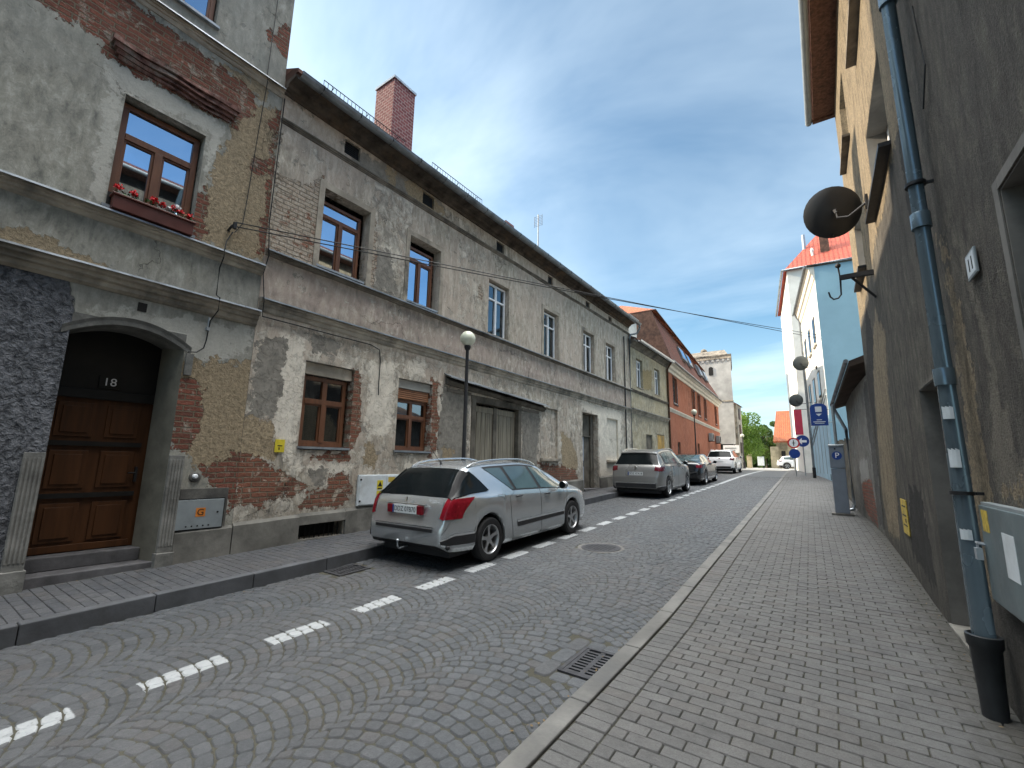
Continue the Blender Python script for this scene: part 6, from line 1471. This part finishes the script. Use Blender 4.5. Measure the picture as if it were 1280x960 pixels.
# --- silver estate in the foreground
c=Car('estate_car','silver estate car with roof rails and large red tail lamps, parked nearest on the cobbles','car','silver',4.76,1.80,.98,2.725,.325,
  top=[(0,.60),(.03,.66),(.07,.80),(.12,.93),(.17,1.0),(.38,1.22),(.62,1.405),(.80,1.452),(1.3,1.482),(2.0,1.485),(2.6,1.43),(3.1,1.27),(3.62,1.03),(4.1,.93),(4.5,.80),(4.68,.66),(4.76,.50)],
  belt=[(0,.56),(.05,.72),(.12,.90),(.2,.985),(.6,1.0),(1.4,.985),(2.4,.95),(3.3,.91),(4.0,.86),(4.5,.72),(4.76,.46)],
  zb=[(0,.36),(.15,.27),(.5,.24),(1.2,.20),(3.4,.19),(4.3,.20),(4.76,.26)],
  plan=[(0,.80),(.03,.86),(.08,.905),(.2,.945),(.5,.98),(1.1,1.0),(3.2,1.0),(3.9,.975),(4.3,.92),(4.6,.80),(4.76,.62)],ghw=.20)
hero=c;bd=c.body()
m=c.patch([(.175,7.9),(.60,7.9),(.60,11),(.175,11)],10,10,.004);m.build('rear_window',cglass,c.t)
m=c.patch([(.17,6.15),(.98,6.25),(.70,7.8),(.18,7.88)],20,10,.017);m.parts('quarter_window',cglass,c.t)
m=c.patch([(.17,7.2),(.18,8.5),(.585,8.5),(.66,7.6)],14,10,.020);m.parts('glare_cover',simple('satin_black_glare_cover',(.008,.008,.009),.6,0,.1,5,0,.15),c.t)  # black patch added over the corner glass to cut the zenith glare
m=c.patch([(1.62,6.12),(3.58,6.12),(2.55,7.95),(1.02,7.9)],24,6,.002);m.parts('window_surround',plast,c.t)
m=c.patch([(1.60,6.2),(1.66,6.2),(1.50,7.75),(1.06,7.75)],6,6,.006);m.parts('side_window',cglass2,c.t)
m=c.patch([(1.74,6.2),(2.44,6.2),(2.28,7.8),(1.58,7.8)],8,6,.006);m.parts('side_window',cglass2,c.t)
m=c.patch([(2.54,6.2),(3.28,6.2),(2.72,7.8),(2.36,7.8)],8,6,.006);m.parts('side_window',cglass2,c.t)
m=c.patch([(3.32,6.2),(3.5,6.2),(2.86,7.7),(2.80,7.7)],6,4,.006);m.parts('side_window',cglass2,c.t)
m=c.patch([(2.75,8.2),(3.58,8.2),(3.58,11),(2.7,11)],8,8,.004);m.build('windscreen',cglass,c.t)
c.lamp(.715,.985,.33,.62,8.35,redl,curve=.6)
m=c.patch([(.02,2.2),(.60,2.2),(.66,2.85),(.012,2.85)],12,3,.012);m.parts('bumper_strip',plast,c.t)
m=c.patch([(.02,2.86),(.62,2.86),(.66,3.0),(.012,3.0)],12,2,.014);m.parts('bumper_trim',chrome,c.t)
m=MB();m.box(-.60,.60,-c.ro-.018,-c.ro+.05,.535,.585);m.parts('bumper_strip',plast,c.t,bevel=.01)
m=MB();m.box(-.42,.42,-c.ro+.028,-c.ro+.08,.878,.905);m.build('plate_lamp_bar',chrome,c.t,bevel=.006)
m=MB();m.box(-.37,-.262,-c.ro+.012,-c.ro+.06,.755,.875);m.box(.262,.37,-c.ro+.012,-c.ro+.06,.755,.875);m.parts('reflector',redl,c.t,bevel=.004)
c.common('DDZ 07B70',.815,.035,.52,(3.18,6.1))
m=MB();q=-c.ro+.078;m.add([(-.0,q,1.0),(.02,q-.01,.955),(.035,q-.02,.93),(.0,q-.03,.925),(-.035,q-.02,.93),(-.02,q-.01,.955)],[(0,1,2,3,4,5)]);m.tube([(0,q-.02,.93),(0,q-.006,.99)],.012,6);m.tube([(-.03,q-.03,.915),(.03,q-.03,.915)],.006,5);m.build('badge',chrome,c.t)
text_obj('407 sw',.05,face_matrix(Vector((.50,-c.ro+.10,.955)),(1,.12,0),(0,.42,1)),chrome,'model_lettering',c.t,.002)
m=c.line([(1.60,1.3),(1.52,3.5),(1.50,5),(1.66,6.1)],.006);c.join(m,c.line([(2.47,1.3),(2.47,6.1)],.006));c.join(m,c.line([(3.38,1.3),(3.46,4),(3.52,6.1)],.006));c.join(m,c.line([(1.60,1.35),(3.38,1.35)],.005));c.join(m,c.line([(.05,8.7),(.62,8.35)],.006));c.join(m,c.line([(.02,4.0),(.30,3.9)],.005));m.parts('panel_gap',plast,c.t)
m=MB();m.box(-.62,.62,-c.ro-.001,-c.ro+.02,.60,.606);m.build('tailgate_gap',plast,c.t)
m=c.patch([(1.70,2.75),(3.3,2.95),(3.3,3.25),(1.68,3.1)],12,2,.012);m.parts('door_moulding',plast,c.t)
m=c.patch([(1.68,3.1),(3.3,3.25),(3.3,3.36),(1.68,3.22)],12,1,.014);m.parts('door_trim',chrome,c.t)
side_handles(c,[(1.68,4.95),(2.62,4.95)])
m=c.line([(1.18,4.8),(1.18,5.6),(1.38,5.6),(1.38,4.8),(1.18,4.8)],.004,(1,));m.build('fuel_flap',plast,c.t)
for sd in(1,-1):
    P=[]
    for i in range(15):
        x=.72+1.95*i/14;a=c.S(x,8.25,sd);k=math.sin(math.pi*i/14)**.4;P.append(tuple(a+Vector((0,0,.012+.055*k))))
    m=MB();m.tube(P,.017,8);m.build('roof_rail',CM['silver'],c.t)
m=MB();a=c.S(.78,11,1);m.tube([tuple(a),tuple(a+Vector((0,-.30,.34)))],.004,5);m.lathe(tuple(a),[(.0001,0),(.025,0),(.012,.04),(.0001,.05)],10);m.build('aerial',MAT['iron'],c.t)
m=MB();m.tube([(0,-c.ro+.1,.28),(0,-c.ro-.06,.27),(0,-c.ro-.09,.31),(0,-c.ro-.09,.36)],.012,8);m.sphere((0,-c.ro-.09,.385),.022,10,8);m.build('tow_hitch',MAT['pipe_pale'],c.t)
m=MB();a=c.S(.10,1.9,1);n=c.N(.10,1.9,1);m.sphere(tuple(a+n*.002),.035,12,8);m.build('reflector_cap',plast,c.t)
c.wheels();c.place(-5.28,5.70,rad(0.4))

# --- grey-beige SUV
def suv(label,paint,plate,trim=True,H=1.66,lamp=redd):
    k=H/1.66
    c=Car('parked_car',label,'car',paint,4.46,1.84,.90,2.68,.35,
      top=[(0,.72*k),(.03,.80*k),(.07,.93*k),(.12,1.06*k),(.18,1.13*k),(.36,1.38*k),(.50,1.545*k),(.66,1.60*k),(1.2,1.655*k),(2.0,1.66*k),(2.5,1.61*k),(3.0,1.43*k),(3.42,1.20*k),(3.9,1.09*k),(4.25,.98*k),(4.4,.82),(4.46,.62)],
      belt=[(0,.68*k),(.05,.86*k),(.12,1.02*k),(.2,1.10*k),(.6,1.12*k),(1.6,1.10*k),(2.6,1.06*k),(3.3,1.03*k),(3.9,.98*k),(4.25,.86),(4.46,.58)],
      zb=[(0,.34),(.15,.29),(.5,.27),(1.2,.24),(3.3,.24),(4.1,.25),(4.46,.32)],
      plan=[(0,.82),(.03,.88),(.08,.92),(.2,.955),(.5,.985),(1.0,1.0),(3.0,1.0),(3.7,.98),(4.1,.93),(4.35,.80),(4.46,.66)],ghw=.18)
    c.body()
    m=c.patch([(.185,8.05),(.50,8.05),(.50,11),(.185,11)],10,8,.004);m.build('rear_window',cglass,c.t)
    m=c.patch([(.62,6.15),(3.38,6.15),(2.5,7.95),(.60,7.85)],24,6,.002);m.parts('window_surround',plast,c.t)
    for q in([(.72,6.25),(1.30,6.25),(1.30,7.8),(.70,7.7)],[(1.36,6.25),(2.1,6.25),(2.05,7.85),(1.36,7.8)],[(2.18,6.25),(3.1,6.25),(2.5,7.8),(2.13,7.85)]):
        c.patch(q,8,6,.006).parts('side_window',cglass2,c.t)
    c.patch([(2.6,8.2),(3.36,8.2),(3.36,11),(2.55,11)],8,8,.004).build('windscreen',cglass,c.t)
    c.lamp(.92*k,1.07*k,.34,.52,9.1,lamp)
    m=c.patch([(.0,1.02),(.53,1.02),(.53,2.3),(.0,2.3)],10,5,.006);m.parts('lower_bumper',plast,c.t)
    m=MB();m.box(-.70,.70,-c.ro-.01,-c.ro+.05,.36,.50*k);m.parts('lower_bumper',plast,c.t)
    m=c.patch([(.0,2.3),(.52,2.3),(.52,2.42),(.0,2.42)],10,1,.009);m.parts('bumper_trim',chrome if trim else c.paint,c.t)
    m=MB();m.box(-.72,.72,-c.ro-.012,-c.ro+.03,.505*k,.53*k);m.parts('bumper_trim',chrome if trim else c.paint,c.t)
    c.common(plate,.83*k,.033,.52,(3.0,6.15))
    m=c.line([(1.30,1.4),(1.28,4),(1.33,6.1)],.006);c.join(m,c.line([(2.14,1.4),(2.14,6.1)],.006));c.join(m,c.line([(3.1,1.4),(3.18,6.1)],.006));m.parts('panel_gap',plast,c.t)
    side_handles(c,[(1.42,5.1),(2.26,5.1)])
    for sd in(1,-1):
        P=[]
        for i in range(15):
            x=.62+1.9*i/14;a=c.S(x,8.2,sd);kk=math.sin(math.pi*i/14)**.4;P.append(tuple(a+Vector((0,0,.01+.045*kk))))
        m=MB();m.tube(P,.015,8);m.build('roof_rail',chrome,c.t)
    m=MB();m.lathe((0,-c.ro+.095,1.04*k),[(.0001,-.03),(.045,-.03),(.045,.01),(.0001,.01)],18,'y');m.build('badge',chrome,c.t)
    m=MB();P=[tuple(c.S(.5,t,1)+Vector((0,-.06,.0))) for t in(8.3,9,10,11)]+[tuple(c.S(.5,t,-1)+Vector((0,-.06,.0))) for t in(10,9,8.3)];m.tube(P,.018,6);m.build('roof_spoiler',c.paint,c.t)
    c.wheels(5);return c
suv('beige-grey off-road car with dark tail lamps and chrome strip, second in the parked line','grey','DDZ 47A18').place(-5.66,16.27,rad(1.2))
suv('white off-road car parked farthest along, below the tower','white','',False,1.62).place(-6.45,34.6,rad(1.5))
# --- black saloon
c=Car('parked_car','glossy black saloon car parked between the beige-grey and the white cars','car','black',4.55,1.80,.98,2.68,.325,
  top=[(0,.66),(.03,.74),(.07,.88),(.12,1.0),(.2,1.04),(.45,1.07),(.9,1.26),(1.35,1.39),(1.9,1.425),(2.4,1.39),(2.9,1.22),(3.4,1.0),(3.9,.91),(4.3,.80),(4.47,.68),(4.55,.5)],
  belt=[(0,.62),(.05,.80),(.12,.94),(.3,.98),(.8,.98),(1.6,.955),(2.6,.92),(3.3,.90),(3.9,.84),(4.3,.72),(4.55,.46)],
  zb=[(0,.34),(.15,.26),(.5,.22),(1.2,.18),(3.3,.17),(4.1,.18),(4.55,.26)],
  plan=[(0,.80),(.03,.86),(.08,.905),(.2,.945),(.5,.98),(1.1,1.0),(3.2,1.0),(3.8,.975),(4.2,.9),(4.45,.78),(4.55,.62)],ghw=.20)
c.body();c.patch([(.50,8.2),(1.22,8.2),(1.22,11),(.50,11)],8,8,.004).build('rear_window',cglass2,c.t)
for q in([(1.0,6.25),(1.42,6.25),(1.38,7.7),(1.25,7.6)],[(1.48,6.25),(2.15,6.25),(2.05,7.8),(1.44,7.75)],[(2.22,6.25),(3.05,6.25),(2.45,7.8),(2.12,7.8)]): c.patch(q,8,6,.006).parts('side_window',cglass2,c.t)
c.patch([(2.55,8.2),(3.36,8.2),(3.36,11),(2.5,11)],8,8,.004).build('windscreen',cglass,c.t)
c.lamp(.80,.93,.36,.46,8.9,redl)
m=c.line([(1.0,6.12),(3.1,6.12)],.014,off=.006);c.join(m,c.line([(1.25,7.9),(2.4,7.95)],.012,off=.006));m.parts('window_trim',chrome,c.t)
c.common('',.62,.0,.52,(3.0,6.15));side_handles(c,[(1.55,5.0),(2.35,5.0)]);c.wheels(5);c.place(-5.83,22.75,rad(1.6))
# --- pale car seen under the trees by the church
c2=suv('small pale car parked across the square in front of the church','white','',False,1.5);c2.t.location=(-4.6,62,gz(62)+.02);c2.t.rotation_euler=(0,0,rad(-80))
# ================================================================== SKY, SUN, CAMERA
w=bpy.data.worlds.new('World');scene.world=w;w.use_nodes=True;nt=w.node_tree;nt.nodes.clear()
def WN(t,**k):
    x=nt.nodes.new(t)
    for a,b in k.items():setattr(x,a,b)
    return x
out=WN('ShaderNodeOutputWorld');bg=WN('ShaderNodeBackground');nt.links.new(bg.outputs[0],out.inputs[0])
sky=WN('ShaderNodeTexSky',sky_type='NISHITA');sky.sun_disc=False
SUNEL=rad(26.5);SAZ=(-.985,-.174)     # horizontal direction towards the sun
sky.sun_elevation=SUNEL;sky.sun_rotation=math.atan2(SAZ[0],SAZ[1]);sky.air_density=1.0;sky.dust_density=1.2;sky.ozone_density=1.0
tc=WN('ShaderNodeTexCoord');sp=WN('ShaderNodeSeparateXYZ');nt.links.new(tc.outputs['Generated'],sp.inputs[0])
def wm(op,a,b=None,clamp=False):
    x=WN('ShaderNodeMath',operation=op,use_clamp=clamp)
    for i,v in enumerate((a,b)):
        if v is None:continue
        if isinstance(v,(int,float)):x.inputs[i].default_value=v
        else:nt.links.new(v,x.inputs[i])
    return x.outputs[0]
zc=wm('MAXIMUM',sp.outputs[2],.06)
cb=WN('ShaderNodeCombineXYZ');nt.links.new(wm('DIVIDE',sp.outputs[0],wm('ADD',zc,.12)),cb.inputs[0]);nt.links.new(wm('DIVIDE',sp.outputs[1],wm('ADD',zc,.12)),cb.inputs[1])
mp=WN('ShaderNodeMapping');nt.links.new(cb.outputs[0],mp.inputs[0]);mp.inputs['Rotation'].default_value=(0,0,rad(62));mp.inputs['Scale'].default_value=(.6,1.0,1)
n1=WN('ShaderNodeTexNoise');n1.inputs['Scale'].default_value=1.1;n1.inputs['Detail'].default_value=6;n1.inputs['Roughness'].default_value=.58;n1.inputs['Distortion'].default_value=.35;nt.links.new(mp.outputs[0],n1.inputs[0])
n2=WN('ShaderNodeTexNoise');n2.inputs['Scale'].default_value=.55;n2.inputs['Detail'].default_value=1;nt.links.new(cb.outputs[0],n2.inputs[0])
def wr(v,a,b,c=0,d=1):
    x=WN('ShaderNodeMapRange');nt.links.new(v,x.inputs[0])
    for i,k in enumerate((a,b,c,d)):x.inputs[i+1].default_value=k
    return x.outputs[0]
cl=wm('MULTIPLY',wr(n1.outputs['Fac'],.42,.80),wr(n2.outputs['Fac'],.3,.6,.35,1))
veil=wr(sp.outputs[0],-.35,-.9,0,.65)          # milky veil toward the west
zen_fill=wr(sp.outputs[2],.80,.95,0,1.0)            # unseen overhead glow added to light the shaded street
hz=wr(sp.outputs[2],.30,.0,0,.35)
tot=wm('ADD',wm('ADD',wm('MULTIPLY',cl,.60),wm('MULTIPLY',veil,.8)),hz,True)
mx=WN('ShaderNodeMix',data_type='RGBA');nt.links.new(tot,mx.inputs[0]);tn=WN('ShaderNodeMix',data_type='RGBA',blend_type='MULTIPLY');tn.inputs[0].default_value=1;nt.links.new(sky.outputs[0],tn.inputs[6]);tn.inputs[7].default_value=(.80,1.06,1.10,1);nt.links.new(tn.outputs[2],mx.inputs[6]);mx.inputs[7].default_value=(CLOUD[0],CLOUD[1],CLOUD[2],1)
mx2=WN('ShaderNodeMix',data_type='RGBA');nt.links.new(zen_fill,mx2.inputs[0]);nt.links.new(mx.outputs[2],mx2.inputs[6]);mx2.inputs[7].default_value=(*ZEN_FILL,1)
nt.links.new(mx2.outputs[2],bg.inputs[0]);bg.inputs[1].default_value=SKYSTR
sl=bpy.data.lights.new('sun','SUN');sl.energy=SUNSTR;sl.angle=rad(.55);sl.color=(1,.86,.67);so=bpy.data.objects.new('sun',sl);COL.objects.link(so)
dv=Vector((SAZ[0]*math.cos(SUNEL),SAZ[1]*math.cos(SUNEL),math.sin(SUNEL)));so.rotation_euler=dv.to_track_quat('Z','Y').to_euler();so.location=(-30,-20,40)
cam=bpy.data.cameras.new('camera');cam.sensor_width=36;cam.lens=561.163/1280*36;cam.clip_end=4000;cam.clip_start=.05
co=bpy.data.objects.new('camera',cam);COL.objects.link(co);scene.camera=co
pi_,ro_,ya_=rad(9.93330354),rad(1.01081812),rad(35.42465936)
cp,sp_=math.cos(pi_),math.sin(pi_);fw=Vector((-math.sin(ya_)*cp,math.cos(ya_)*cp,sp_));r0=Vector((math.cos(ya_),math.sin(ya_),0));u0=r0.cross(fw)
rr=r0*math.cos(ro_)+u0*math.sin(ro_);uu=-r0*math.sin(ro_)+u0*math.cos(ro_)
M=Matrix.Identity(4)
for i in range(3):M[i][0]=rr[i];M[i][1]=uu[i];M[i][2]=-fw[i]
M.translation=Vector((0,0,1.7));co.matrix_world=M
scene.render.resolution_x=1024;scene.render.resolution_y=768
vs=scene.view_settings;vs.view_transform='Standard';vs.look='None';vs.gamma=1;vs.exposure=EXPO;vs.use_curve_mapping=False
scene.render.engine='CYCLES';scene.cycles.max_bounces=6;scene.cycles.diffuse_bounces=3;scene.cycles.glossy_bounces=3;scene.cycles.transparent_max_bounces=6
